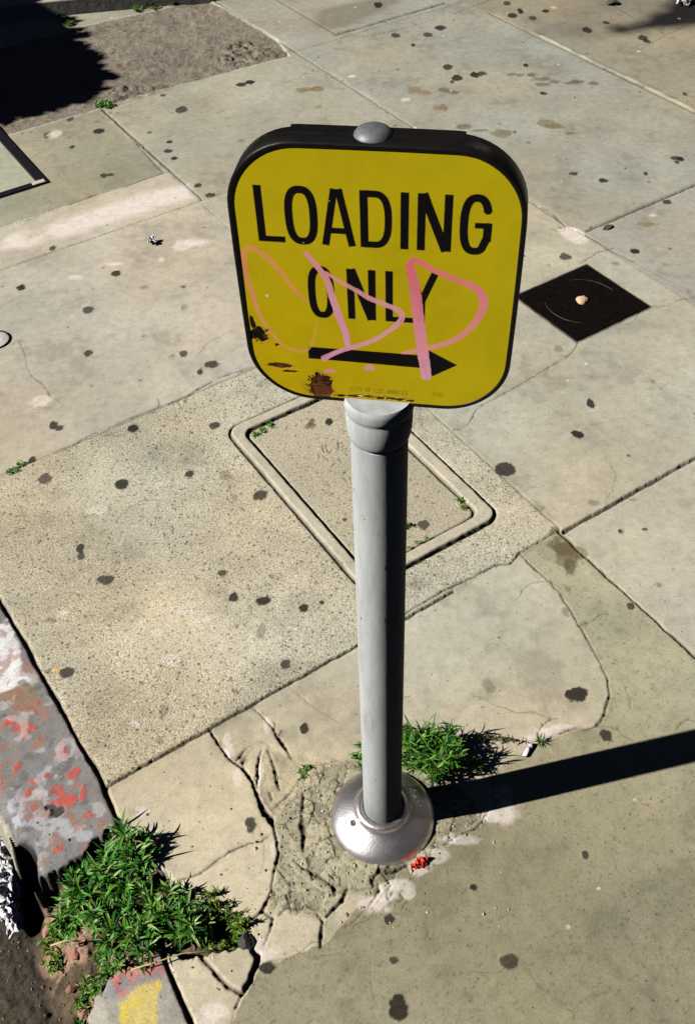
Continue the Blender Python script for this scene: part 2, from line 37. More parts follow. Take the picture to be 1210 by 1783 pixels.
 'blobs': [(-0.1955,1.5421,0.0157,0.0164,(0.016,0.014,0.011),0.95,0.8),(-0.0992,1.2153,0.0106,0.0103,(0.016,0.014,0.011),0.95,0.8),(-0.1823,1.2391,0.0154,0.012,(0.016,0.014,0.011),0.95,0.8),(-0.2423,1.2529,0.0108,0.0121,(0.016,0.014,0.011),0.95,0.8),(-0.2709,1.319,0.0098,0.0079,(0.016,0.014,0.011),0.95,0.8),(-0.5178,1.3143,0.0172,0.0126,(0.016,0.014,0.011),0.95,0.8),(-0.5842,1.4063,0.0089,0.0151,(0.016,0.014,0.011),0.95,0.8),(-0.5796,1.3847,0.0088,0.0115,(0.016,0.014,0.011),0.95,0.8),(-0.5606,1.0835,0.0147,0.0135,(0.016,0.014,0.011),0.95,0.8),(-0.1343,1.0799,0.0101,0.0107,(0.016,0.014,0.011),0.95,0.8),(-0.7001,1.6287,0.0163,0.0173,(0.016,0.014,0.011),0.95,0.8),(-0.5145,1.7873,0.0127,0.0147,(0.016,0.014,0.011),0.95,0.8),(-0.5191,1.5987,0.0161,0.017,(0.016,0.014,0.011),0.95,0.8),(-0.3147,1.7846,0.0141,0.0126,(0.016,0.014,0.011),0.95,0.8),(-0.3638,1.621,0.0108,0.0134,(0.016,0.014,0.011),0.95,0.8),(-0.7133,1.8149,0.0115,0.015,(0.016,0.014,0.011),0.95,0.8),(-0.6969,1.8013,0.0114,0.0106,(0.016,0.014,0.011),0.95,0.8),(-0.7434,1.6949,0.0097,0.012,(0.016,0.014,0.011),0.95,0.8),(-0.6695,2.0934,0.0108,0.0149,(0.016,0.014,0.011),0.95,0.8),(-0.414,2.0729,0.0107,0.0147,(0.016,0.014,0.011),0.95,0.8),(-0.338,2.0242,0.0181,0.0144,(0.016,0.014,0.011),0.95,0.8),(-0.366,1.9955,0.0075,0.0118,(0.016,0.014,0.011),0.95,0.8),(-0.9111,2.4159,0.0135,0.0146,(0.016,0.014,0.011),0.95,0.8),(-0.6426,2.468,0.0136,0.015,(0.016,0.014,0.011),0.95,0.8),(-0.7003,2.2914,0.0146,0.0165,(0.016,0.014,0.011),0.95,0.8),(-0.8544,2.616,0.0106,0.0128,(0.016,0.014,0.011),0.95,0.8),(-1.1228,3.4717,0.0169,0.0184,(0.016,0.014,0.011),0.95,0.8),(-0.9385,3.4766,0.0127,0.0184,(0.016,0.014,0.011),0.95,0.8),(-0.8218,3.3724,0.0207,0.0221,(0.016,0.014,0.011),0.95,0.8),(-1.001,3.3589,0.0124,0.022,(0.016,0.014,0.011),0.95,0.8),(-0.8979,3.2605,0.0081,0.0127,(0.016,0.014,0.011),0.95,0.8),(-0.7597,3.0526,0.0135,0.0155,(0.016,0.014,0.011),0.95,0.8),(-0.7389,3.0546,0.0116,0.0117,(0.016,0.014,0.011),0.95,0.8),(-1.0221,3.0453,0.0175,0.0155,(0.016,0.014,0.011),0.95,0.8),(-0.5392,3.5065,0.019,0.028,(0.016,0.014,0.011),0.95,0.8),(-0.3294,3.6961,0.0196,0.02,(0.016,0.014,0.011),0.95,0.8),(-0.2975,3.7127,0.0175,0.0201,(0.016,0.014,0.011),0.95,0.8),(-0.5613,3.2669,0.0101,0.0127,(0.016,0.014,0.011),0.95,0.8),(-0.5592,3.2005,0.0159,0.0165,(0.016,0.014,0.011),0.95,0.8),(-0.5346,3.1458,0.0118,0.0121,(0.016,0.014,0.011),0.95,0.8),(-0.4392,2.9568,0.0132,0.0149,(0.016,0.014,0.011),0.95,0.8),(-0.3957,2.8911,0.0149,0.0145,(0.016,0.014,0.011),0.95,0.8),(-0.6187,3.6369,0.0108,0.0098,(0.016,0.014,0.011),0.95,0.8),(-0.6646,4.0192,0.0163,0.0225,(0.016,0.014,0.011),0.95,0.8),(-0.5983,3.8666,0.0135,0.0213,(0.016,0.014,0.011),0.95,0.8),(-0.547,3.9847,0.0115,0.0166,(0.016,0.014,0.011),0.95,0.8),(-0.7392,3.9668,0.0115,0.0165,(0.016,0.014,0.011),0.95,0.8),(-0.5945,3.7987,0.0134,0.0156,(0.016,0.014,0.011),0.95,0.8),(-0.7316,3.8386,0.0113,0.0158,(0.016,0.014,0.011),0.95,0.8),(-0.4572,3.7949,0.0156,0.0155,(0.016,0.014,0.011),0.95,0.8),(0.2258,4.4223,0.0195,0.0322,(0.016,0.014,0.011),0.95,0.8),(0.4649,4.1481,0.0209,0.0235,(0.016,0.014,0.011),0.95,0.8),(0.278,4.0928,0.0185,0.0231,(0.016,0.014,0.011),0.95,0.8),(0.4076,4.0843,0.0184,0.023,(0.016,0.014,0.011),0.95,0.8),(0.3421,3.9892,0.0091,0.0167,(0.016,0.014,0.011),0.95,0.8),(0.4566,3.7675,0.0174,0.0257,(0.016,0.014,0.011),0.95,0.8),(0.4816,3.6734,0.0192,0.0248,(0.016,0.014,0.011),0.95,0.8),(0.4609,3.6407,0.0085,0.0147,(0.016,0.014,0.011),0.95,0.8),(0.5486,3.6916,0.0171,0.025,(0.016,0.014,0.011),0.95,0.8),(0.5777,3.6987,0.0193,0.02,(0.016,0.014,0.011),0.95,0.8),(0.7539,3.7572,0.0108,0.0153,(0.016,0.014,0.011),0.95,0.8),(0.7705,4.3784,0.0168,0.0254,(0.016,0.014,0.011),0.95,0.8),(0.773,4.2461,0.0211,0.0243,(0.016,0.014,0.011),0.95,0.8),(0.9172,4.2792,0.0141,0.0184,(0.016,0.014,0.011),0.95,0.8),(0.8527,4.2065,0.0163,0.024,(0.016,0.014,0.011),0.95,0.8),(1.0455,4.0661,0.0181,0.0343,(0.016,0.014,0.011),0.95,0.8),(1.1394,4.1262,0.0137,0.0175,(0.016,0.014,0.011),0.95,0.8),(1.2483,3.9637,0.0177,0.0276,(0.016,0.014,0.011),0.95,0.8),(1.2559,3.9292,0.0132,0.0218,(0.016,0.014,0.011),0.95,0.8),(1.0058,2.9039,0.0073,0.0109,(0.016,0.014,0.011),0.95,0.8),(1.126,2.9955,0.0166,0.0152,(0.016,0.014,0.011),0.95,0.8),(1.1406,2.9865,0.0129,0.0151,(0.016,0.014,0.011),0.95,0.8),(0.7781,2.9241,0.0146,0.011,(0.016,0.014,0.011),0.95,0.8),(0.8621,2.8724,0.0144,0.0144,(0.016,0.014,0.011),0.95,0.8),(1.0294,2.7269,0.0122,0.0135,(0.016,0.014,0.011),0.95,0.8),(0.8683,2.4626,0.0148,0.0149,(0.016,0.014,0.011),0.95,0.8),(0.6613,2.4489,0.0181,0.0178,(0.016,0.014,0.011),0.95,0.8),(0.7785,3.5121,0.0124,0.014,(0.016,0.014,0.011),0.95,0.8),(0.6071,1.8059,0.0098,0.0192,(0.016,0.014,0.011),0.95,0.8),(0.5551,1.6971,0.0149,0.014,(0.016,0.014,0.011),0.95,0.8),(0.3673,1.5903,0.0237,0.0226,(0.016,0.014,0.011),0.95,0.8),(0.5637,1.1845,0.0081,0.0087,(0.016,0.014,0.011),0.95,0.8),(0.4157,0.9838,0.0193,0.0163,(0.016,0.014,0.011),0.95,0.8),(0.4513,0.8955,0.0125,0.0117,(0.016,0.014,0.011),0.95,0.8),(0.0434,0.4521,0.0148,0.0179,(0.016,0.014,0.011),0.95,0.8),(0.2213,0.5112,0.0134,0.012,(0.016,0.014,0.011),0.95,0.8),(0.0376,0.5844,0.0074,0.0082,(0.016,0.014,0.011),0.95,0.8),(0.0409,0.5206,0.0063,0.006,(0.016,0.014,0.011),0.95,0.8),(0.179,0.6292,0.0056,0.0057,(0.016,0.014,0.011),0.95,0.8),(0.3712,0.6758,0.0048,0.0079,(0.016,0.014,0.011),0.95,0.8),(-0.1561,0.516,0.0108,0.0094,(0.016,0.014,0.011),0.95,0.8),(-0.0976,0.9359,0.0085,0.0133,(0.016,0.014,0.011),0.95,0.8),(0.1652,1.4309,0.0138,0.0153,(0.016,0.014,0.011),0.95,0.8),(-0.0351,1.7808,0.0112,0.0126,(0.016,0.014,0.011),0.95,0.8),(-0.1894,0.7543,0.0099,0.0168,(0.016,0.014,0.011),0.95,0.8),(0.1708,2.174,0.0078,0.0103,(0.016,0.014,0.011),0.95,0.8),(0.5877,1.3873,0.0049,0.0066,(0.016,0.014,0.011),0.95,0.8),(0.6418,1.3891,0.0061,0.0049,(0.016,0.014,0.011),0.95,0.8),(1.2794,3.4574,0.0081,0.0137,(0.016,0.014,0.011),0.95,0.8),(1.472,4.1007,0.0136,0.0173,(0.016,0.014,0.011),0.95,0.8),(0.8124,4.285,0.0118,0.0308,(0.016,0.014,0.011),0.95,0.8),(1.1247,2.9687,0.0092,0.0112,(0.016,0.014,0.011),0.95,0.8),(-0.0614,1.2279,0.0047,0.0059,(0.016,0.014,0.011),0.95,0.8),(-0.0071,1.4565,0.0064,0.0052,(0.016,0.014,0.011),0.95,0.8),(-0.1837,1.1622,0.0093,0.0171,(0.1,0.09,0.06),0.55,0.3),(-0.2272,1.0232,0.0077,0.0077,(0.1,0.09,0.06),0.55,0.3),(-0.3646,0.9861,0.0087,0.0163,(0.1,0.09,0.06),0.55,0.3),(-0.3651,0.9253,0.0085,0.0096,(0.1,0.09,0.06),0.55,0.3),(0.4234,1.4636,0.0101,0.0104,(0.1,0.09,0.06),0.55,0.3),(0.5467,1.4737,0.0114,0.0105,(0.1,0.09,0.06),0.55,0.3),(0.1308,1.2653,0.0072,0.0076,(0.1,0.09,0.06),0.55,0.3),(0.2539,1.0074,0.0141,0.0179,(0.1,0.09,0.06),0.55,0.3),(0.5661,2.0276,0.0119,0.0144,(0.1,0.09,0.06),0.55,0.3),(-0.6699,3.2561,0.0081,0.0084,(0.1,0.09,0.06),0.55,0.3),(0.431,1.1788,0.0069,0.0101,(0.1,0.09,0.06),0.55,0.3),(0.4459,1.234,0.007,0.0105,(0.1,0.09,0.06),0.55,0.3),(0.6339,1.237,0.0058,0.0075,(0.1,0.09,0.06),0.55,0.3),(0.5914,1.3871,0.0049,0.0066,(0.1,0.09,0.06),0.55,0.3),(-0.279,1.6119,0.0134,0.0152,(0.1,0.09,0.06),0.55,0.3),(-0.444,2.0677,0.0076,0.0098,(0.1,0.09,0.06),0.55,0.3),(-0.5986,1.0882,0.0068,0.0081,(0.1,0.09,0.06),0.55,0.3),(-0.2543,1.5403,0.0066,0.0091,(0.1,0.09,0.06),0.55,0.3),(-0.0726,1.2814,0.0048,0.0062,(0.1,0.09,0.06),0.55,0.3),(-0.1658,1.3037,0.0073,0.0062,(0.1,0.09,0.06),0.55,0.3),(0.7773,1.8777,0.0057,0.0088,(0.1,0.09,0.06),0.55,0.3),(0.635,1.4789,0.0101,0.0052,(0.1,0.09,0.06),0.55,0.3),(0.7982,2.4025,0.013,0.0087,(0.1,0.09,0.06),0.55,0.3),(-0.311,3.2521,0.012,0.0126,(0.1,0.09,0.06),0.55,0.3),(-0.8361,3.4443,0.0105,0.0136,(0.1,0.09,0.06),0.55,0.3),(-0.6101,0.9985,0.0066,0.0051,(0.1,0.09,0.06),0.55,0.3),(-0.6148,1.2143,0.0095,0.0074,(0.1,0.09,0.06),0.55,0.3),(-0.4313,2.2849,0.0081,0.0137,(0.1,0.09,0.06),0.55,0.3),(-0.5301,2.1608,0.0063,0.0077,(0.1,0.09,0.06),0.55,0.3),(-0.0392,3.4854,0.0125,0.0139,(0.1,0.09,0.06),0.55,0.3),(-0.5554,2.3916,0.01,0.0086,(0.1,0.09,0.06),0.55,0.3),(-0.561,1.5177,0.0196,0.0162,(0.6,0.54,0.5),0.75,0.2),(-0.7615,1.9088,0.025,0.0226,(0.6,0.54,0.5),0.75,0.2),(-0.977,3.361,0.0269,0.0265,(0.6,0.54,0.5),0.75,0.2),(-0.4141,0.9639,0.0108,0.0086,(0.6,0.54,0.5),0.75,0.2),(-0.4344,1.5897,0.0093,0.0112,(0.6,0.54,0.5),0.75,0.2),(-0.3576,1.1024,0.0159,0.0164,(0.6,0.54,0.5),0.75,0.2),(-0.5921,1.2336,0.012,0.009,(0.6,0.54,0.5),0.75,0.2),(-0.4139,1.4212,0.0076,0.0084,(0.6,0.54,0.5),0.75,0.2),(-0.4181,2.6125,0.0523,0.0225,(0.6,0.54,0.5),0.75,0.2),(-0.4605,2.6001,0.0348,0.0288,(0.6,0.54,0.5),0.75,0.2),(-0.516,2.5301,0.0086,0.0123,(0.6,0.54,0.5),0.75,0.2),(-0.6539,2.5167,0.0343,0.0122,(0.6,0.54,0.5),0.75,0.2),(-0.7549,2.4561,0.0203,0.0149,(0.6,0.54,0.5),0.75,0.2),(0.2775,3.5101,0.0166,0.014,(0.6,0.54,0.5),0.75,0.2),(0.0882,3.7287,0.0174,0.0152,(0.6,0.54,0.5),0.75,0.2),(-0.3937,1.1693,0.014,0.01,(0.6,0.54,0.5),0.75,0.2),(0.7129,2.5619,0.0338,0.0346,(0.6,0.54,0.5),0.75,0.2),(0.7237,2.5296,0.0235,0.0247,(0.6,0.54,0.5),0.75,0.2),(0.6921,2.5891,0.0408,0.0222,(0.6,0.54,0.5),0.75,0.2),(0.3505,0.9076,0.0188,0.0106,(0.6,0.54,0.5),0.75,0.2),(0.3176,0.8998,0.0083,0.007,(0.6,0.54,0.5),0.75,0.2),(0.3788,0.9182,0.0231,0.006,(0.6,0.54,0.5),0.75,0.2),(0.2503,0.759,0.0217,0.0222,(0.6,0.54,0.5),0.75,0.2),(0.2494,0.7879,0.016,0.0151,(0.6,0.54,0.5),0.75,0.2),(0.2195,0.752,0.0197,0.0126,(0.6,0.54,0.5),0.75,0.2),(0.1651,0.7082,0.0339,0.0091,(0.6,0.54,0.5),0.75,0.2),(0.1234,0.6801,0.0288,0.0119,(0.6,0.54,0.5),0.75,0.2),(0.0978,0.6616,0.0209,0.0127,(0.6,0.54,0.5),0.75,0.2),(0.0138,0.6084,0.0261,0.014,(0.6,0.54,0.5),0.75,0.2),(0.0382,0.626,0.0169,0.0142,(0.6,0.54,0.5),0.75,0.2),(0.053,0.6348,0.0236,0.0095,(0.6,0.54,0.5),0.75,0.2),(0.0728,0.6217,0.0094,0.0075,(0.6,0.54,0.5),0.75,0.2),(-0.3795,0.7853,0.0141,0.0129,(0.6,0.54,0.5),0.75,0.2),(-0.3576,0.7476,0.008,0.0094,(0.6,0.54,0.5),0.75,0.2),(-0.2161,0.8431,0.0082,0.0147,(0.6,0.54,0.5),0.75,0.2),(-0.2344,0.9,0.0095,0.0141,(0.6,0.54,0.5),0.75,0.2),(-0.193,0.5898,0.0111,0.0073,(0.6,0.54,0.5),0.75,0.2),(-0.1488,0.7094,0.0049,0.0142,(0.6,0.54,0.5),0.75,0.2),(-0.1668,0.5485,0.0091,0.0124,(0.6,0.54,0.5),0.75,0.2),(-0.2344,0.4586,0.0228,0.0131,(0.6,0.54,0.5),0.75,0.2),(-0.2511,0.4472,0.0175,0.0113,(0.6,0.54,0.5),0.75,0.2),(-0.153,0.5392,0.0145,0.0123,(0.6,0.54,0.5),0.75,0.2),(-0.1672,0.9515,0.0064,0.0196,(0.6,0.54,0.5),0.75,0.2),(-0.1754,0.858,0.0062,0.0322,(0.6,0.54,0.5),0.75,0.2),(-0.2406,0.9192,0.0064,0.0143,(0.6,0.54,0.5),0.75,0.2),(0.9688,2.6543,0.0103,0.0098,(0.6,0.54,0.5),0.75,0.2),(-0.3328,1.2208,0.0213,0.0074,(0.6,0.54,0.5),0.75,0.2),(-0.3076,1.1976,0.0258,0.0058,(0.6,0.54,0.5),0.75,0.2),(-0.3572,1.2295,0.0166,0.0089,(0.6,0.54,0.5),0.75,0.2),(0.3128,3.5873,0.0274,0.0289,(0.26,0.17,0.08),0.82,0),(0.3491,3.5645,0.0252,0.0191,(0.26,0.17,0.08),0.82,0),(0.4223,3.5764,0.021,0.0191,(0.15,0.12,0.07),0.82,0),(0.4586,3.5583,0.0251,0.019,(0.15,0.12,0.07),0.82,0),(0.4023,3.4377,0.0266,0.0273,(0.2,0.14,0.06),0.82,0),(-0.0867,3.6274,0.0342,0.0195,(0.22,0.15,0.05),0.82,0),(-0.0438,3.6328,0.0235,0.0245,(0.22,0.13,0.04),0.82,0),(0.4612,3.2814,0.0277,0.0214,(0.14,0.12,0.06),0.82,0),(0.509,3.247,0.0432,0.0126,(0.2,0.18,0.09),0.82,0),(0.5872,3.2228,0.0313,0.0292,(0.19,0.17,0.08),0.82,0),(0.7487,3.2756,0.0276,0.0256,(0.19,0.16,0.08),0.82,0),(0.7803,3.2512,0.0313,0.0211,(0.19,0.16,0.08),0.82,0),(0.8219,3.1965,0.0174,0.0124,(0.17,0.14,0.08),0.82,0),(0.6881,3.6823,0.0213,0.0099,(0.12,0.1,0.07),0.82,0),(0.7193,3.6741,0.0213,0.0099,(0.12,0.1,0.07),0.82,0),(0.7618,3.6697,0.0191,0.0149,(0.12,0.1,0.07),0.82,0),(0.7985,3.6311,0.0295,0.0146,(0.12,0.1,0.07),0.82,0),(0.787,3.588,0.0251,0.0144,(0.13,0.11,0.08),0.82,0),(0.8363,3.6026,0.0188,0.0145,(0.13,0.11,0.08),0.82,0),(0.9095,3.5951,0.0459,0.0193,(0.13,0.11,0.08),0.82,0),(0.9743,3.5788,0.0166,0.0192,(0.1,0.08,0.06),0.82,0),(0.9383,2.6075,0.0306,0.016,(0.24,0.21,0.1),0.82,0),(0.4605,1.3326,0.0266,0.037,(0.13,0.1,0.05),0.82,0),(0.4491,1.3575,0.0183,0.0228,(0.14,0.11,0.055),0.82,0),(0.4826,1.3329,0.0169,0.0224,(0.14,0.11,0.05),0.82,0),(0.4601,1.2977,0.0132,0.0219,(0.12,0.09,0.045),0.82,0),(0.4471,1.3956,0.0087,0.0083,(0.12,0.1,0.06),0.82,0),(-0.0815,1.7735,0.0126,0.0125,(0.16,0.13,0.06),0.82,0),(-0.0758,1.7835,0.0084,0.0189,(0.14,0.11,0.06),0.82,0)],
 'polys': {'olive':[(0.3629,1.335),(0.3869,1.2941),(0.4162,1.2538),(0.4285,1.223),(0.4467,1.1635),(0.4599,1.1135),(0.4727,1.0652),(0.4815,1.0123),(0.4756,0.9745),(0.4593,0.9383),(0.4424,0.9186),(0.3263,0.8888),(0.2293,0.8273),(0.2294,0.7516),(0.1239,0.685),(0.0051,0.6228),(-0.062,0.5528),(-0.1257,0.531),(-0.1659,0.5139),(-0.1954,0.4692),(-0.2072,0.439),(-0.2097,0.4024),(0.5482,0.3722),(0.7329,0.9676),(0.6618,1.0619),(0.4471,1.3956)],'mortar':[(-0.0978,0.8486),(-0.0354,0.8683),(0.0167,0.8715),(0.1754,0.8023),(0.2198,0.7541),(0.155,0.7056),(0.0829,0.6555),(0.0145,0.6224),(-0.0324,0.6244),(-0.0706,0.5891),(-0.1264,0.6007),(-0.1639,0.6115),(-0.1462,0.6677),(-0.1402,0.7171),(-0.1496,0.7525),(-0.1383,0.7955)],'crumble':[(-0.1608,0.9034),(-0.1291,0.8902),(-0.0663,0.8871),(0.0167,0.8715),(-0.0669,0.8471),(-0.1282,0.7896),(-0.1497,0.7588),(-0.1738,0.8025),(-0.1861,0.8699)],'paleband':[(-1.0314,2.6976),(-0.9335,2.7424),(-0.8336,2.7881),(-0.7002,2.8742),(-0.5784,2.9431),(-0.469,2.978),(-0.4428,2.8772),(-0.5656,2.8172),(-0.684,2.7486),(-0.8162,2.6801),(-0.9127,2.6301),(-1.011,2.6003),(-1.1073,2.5676),(-1.1258,2.6473)],'dirtstain':[(0.9969,4.0541),(1.1634,4.1835),(1.5153,4.1739),(1.7115,4.1214),(1.8468,4.5574),(1.2589,4.6292),(1.0003,4.3262)],'blackpatch':[(1.2289,4.0574),(1.3103,4.107),(1.4198,4.2154),(1.4799,4.3086),(1.6037,4.3197),(1.5397,4.0931),(1.4237,4.0943),(1.35,4.0789),(1.2654,4.065),(1.1812,4.051)],'tiledark':[(-0.0537,4.2298),(-0.0279,4.3939),(0.0839,4.4452),(0.2852,4.5069),(0.3324,4.4684),(0.2262,4.3395),(0.1005,4.2126),(0.0167,4.1801)],'chip':[(-0.261,0.5402),(-0.2366,0.5109),(-0.2168,0.4924),(-0.195,0.4799),(-0.1806,0.4984),(-0.1708,0.5295),(-0.1842,0.5492),(-0.2173,0.555)],'soilrubble':[(-0.4243,4.0381),(-0.3697,4.1059),(-0.2989,4.0811),(-0.2278,4.017),(-0.1698,3.9666),(-0.2705,3.9067),(-0.3582,3.8522),(-0.4093,3.8892),(-0.4243,3.9553)],'soilrubble2':[(-0.7938,3.5968),(-0.8238,3.6622),(-0.8006,3.7337),(-0.7232,3.7259),(-0.6571,3.7192),(-0.6218,3.6909),(-0.712,3.6269)],'cwhite':[(-1.1637,1.9314),(-0.7189,1.2055),(-0.702,1.2264),(-0.6511,1.0976),(-0.6282,1.0659),(-0.6533,1.0516),(-0.6849,1.0429),(-0.7151,1.029)],'cwhite0':[(-1.1637,1.9314),(-0.7346,1.2803),(-0.6776,1.1747),(-0.6865,1.1611),(-0.7159,1.191)],'cbrown':[(-0.6849,1.0429),(-0.6282,1.0659),(-0.597,1.0167),(-0.6321,0.9996),(-0.658,1.0198),(-0.683,1.0338)]},
 'reds': [(-0.6504,0.9819,0.0131,0.0113),(-0.619,0.9595,0.0152,0.0197),(-0.5905,0.9389,0.0086,0.0085),(-0.6015,0.9635,0.0054,0.0111),(-0.5389,0.9103,0.0106,0.0154),(-0.5154,0.8688,0.0115,0.0138),(-0.539,0.8363,0.0145,0.0112),(-0.5199,0.8135,0.0205,0.011),(-0.4917,0.8285,0.0062,0.0179),(-0.6205,0.8853,0.0063,0.0116),(-0.5815,0.8551,0.0083,0.0057),(-0.48,0.7847,0.0142,0.0064),(-0.525,0.7245,0.0079,0.0082),(-0.5154,0.7261,0.0059,0.0082),(-0.6081,1.0172,0.0078,0.009),(-0.5743,0.8052,0.0082,0.0055),(-0.5897,0.8332,0.0062,0.0089),(-0.6601,0.9762,0.0087,0.0062),(-0.5595,0.8653,0.0063,0.0057)],
 'lav': [(-0.5845,0.9172,0.0085,0.0071),(-0.5595,0.8653,0.0188,0.0161),(-0.568,0.8267,0.0165,0.0134),(-0.539,0.7769,0.0303,0.0269),(-0.5466,0.7357,0.0278,0.026),(-0.4953,0.7539,0.025,0.0147),(-0.5559,0.7059,0.0157,0.0203),(-0.517,0.7653,0.0221,0.0191),(-0.6018,0.7904,0.0163,0.0327),(-0.5149,0.8463,0.0104,0.009)],
 'gap': [(-0.5519,0.6588),(-0.5358,0.6754),(-0.5132,0.6842),(-0.4872,0.7028),(-0.4608,0.7216),(-0.4367,0.7616),(-0.4101,0.7479),(-0.3699,0.6975),(-0.3182,0.6619),(-0.2678,0.6254),(-0.2104,0.6043),(-0.1891,0.5833),(-0.1946,0.5585),(-0.2619,0.5403),(-0.3158,0.5531),(-0.3434,0.556),(-0.3664,0.5412),(-0.3993,0.5151),(-0.4266,0.4869),(-0.4384,0.4484),(-0.4389,0.3962),(-0.6364,0.404),(-0.6602,0.6521)],
 'paint2': {'pink':[(-0.3434,0.556),(-0.3176,0.5531),(-0.3131,0.5243),(-0.3219,0.5034),(-0.3483,0.5003),(-0.3771,0.4808),(-0.3871,0.4894),(-0.4033,0.5111),(-0.3753,0.5399)],'yellow':[(-0.3217,0.5018),(-0.3242,0.4382),(-0.3711,0.4322),(-0.3828,0.4769),(-0.3566,0.4948)],'grey':[(-0.4033,0.5111),(-0.3823,0.5229),(-0.3724,0.493),(-0.386,0.4811),(-0.3949,0.4815),(-0.4105,0.4987)]},
 'marks': [[(-0.0518,1.6983),(-0.0481,1.6782)],[(-0.0435,1.7037),(-0.0412,1.6817),(-0.0345,1.6734)],[(-0.0345,1.6754),(-0.0275,1.6828)],[(-0.0131,1.7118),(-0.0125,1.6838)],[(-0.012,1.7017),(-0.0036,1.7072)],[(-0.0069,1.6894),(0.0001,1.6949)],[(-0.0044,1.6814),(0.0067,1.6866)],[(0.0021,1.6691),(0.0073,1.6629)],[(-0.016,1.6527),(-0.0109,1.6427)],[(-0.0314,1.6287),(-0.0218,1.6376)],[(-0.0053,1.6023),(0.0057,1.613)],[(-0.0032,1.5853),(0.0044,1.5756)],[(-0.0433,1.5693),(-0.0342,1.5632)],[(-0.0438,1.5419),(-0.0372,1.5451)],[(-0.0335,1.534),(-0.0307,1.5411)],[(0.0102,1.5882),(0.0112,1.5789)],[(-0.0618,1.6712),(-0.0592,1.6594)],[(-0.051,1.6647),(-0.0377,1.6502)]],
 'weed': [(-0.4187,0.6997),(-0.373,0.6395),(-0.4588,0.6432),(-0.3293,0.6281),(-0.3981,0.5761),(-0.2839,0.5892),(-0.3845,0.6981),(-0.439,0.6711),(-0.3444,0.5918),(-0.4263,0.6137),(-0.393,0.7287),(-0.4769,0.668),(-0.4837,0.6209),(-0.4177,0.7298),(-0.4004,0.6694),(-0.3041,0.6084),(-0.3682,0.5571)],
 'feather': [(-0.2506,0.62),(-0.2076,0.5841),(-0.2429,0.5561),(-0.2696,0.5841),(-0.2244,0.6049),(-0.2221,0.5597),(-0.1956,0.5854)],
 'creep': [(-0.5097,0.6081),(-0.49,0.6305),(-0.5219,0.5725),(-0.5363,0.6001)],
 'creep2': [(-0.4549,0.526),(-0.4291,0.5037),(-0.4095,0.5241),(-0.4643,0.501),(-0.4641,0.472),(-0.4702,0.4561),(-0.4268,0.5508),(-0.3925,0.5319)],
 'pw': [(0.0935,0.8563),(0.1239,0.8492),(0.1524,0.8764),(0.1222,0.8895),(0.1014,0.8905),(0.165,0.8472),(0.1377,0.8317)],
 'pw2': [(-0.0022,0.8667),(0.0094,0.8951),(0.003,0.8438)],
 'ros': [(0.2086,0.8417)],
 'spr': [(0.3293,0.8875)],
 'tuft': {'a':[(-0.2002,1.7605),(-0.1796,1.7757),(-0.211,1.7469)],'b':[(0.1285,1.3632),(0.1518,1.3749),(0.1715,1.3869)],'c':[(0.2521,1.4969),(0.2574,1.4754)],'d':[(-0.7766,1.662),(-0.7666,1.6808),(-0.7879,1.6512)],'e':[(-0.8509,3.5788),(-0.8292,3.5908),(-0.8103,3.5607)],'f':[(-0.8092,4.4836),(-0.7498,4.5091),(-0.7018,4.5297),(-0.6657,4.5453)],'g':[(-1.1477,4.4582),(-1.1066,4.4031),(-1.081,4.3506)],'h':[(-0.1029,0.8433),(-0.0947,0.8541)],'i':[(0.1242,1.4231),(0.1338,1.4327)]},
 'trash': [(-0.6741,0.8255),(-0.6411,0.748),(-0.6303,0.6858),(-0.5986,0.6276)],
 'hole': (-0.5802,0.6868),
 'misc': {'cig0':(0.2978,0.8601),'cig1':(0.3148,0.8823),'red':(0.0915,0.6668),'paper':(-0.5522,2.617),'stone':(-0.1899,0.5565),'peb':(-0.2424,0.5334),'tw0':(-0.3675,0.5198),'tw1':(-0.2892,0.5406),'tw2':(-0.2195,0.5455),'tq0':(-0.51,0.5729),'tq1':(-0.462,0.578),'lump':(1.2061,4.315),'pap2':(1.4968,4.2813),'blk':(0.816,2.595),'blk2':(0.1348,1.4293),'cap':(-0.9333,2.1695),'wb':(1.3178,4.0708),'y1':(-0.5854,1.0902),'spg0':(0.1864,0.9016),'spg1':(0.281,0.8863)},
 'bricks': [(-0.5127,0.6078),(-0.521,0.5896),(-0.491,0.5345),(-0.4806,0.5742),(-0.457,0.4943),(-0.4577,0.4692),(-0.495,0.6164),(-0.4674,0.6246),(-0.5402,0.6278),(-0.4666,0.5873)],
 'step': [(-1.271,4.5627),(-1.1445,4.4833),(-0.458,4.5542),(-0.2665,4.6327)],
}

AZ = R(58.6); AX = np.array([math.sin(AZ), math.cos(AZ)]); BX = np.array([-AX[1], AX[0]])
def ab(a, b): return tuple(a*AX + b*BX)          # paving grid axes -> world

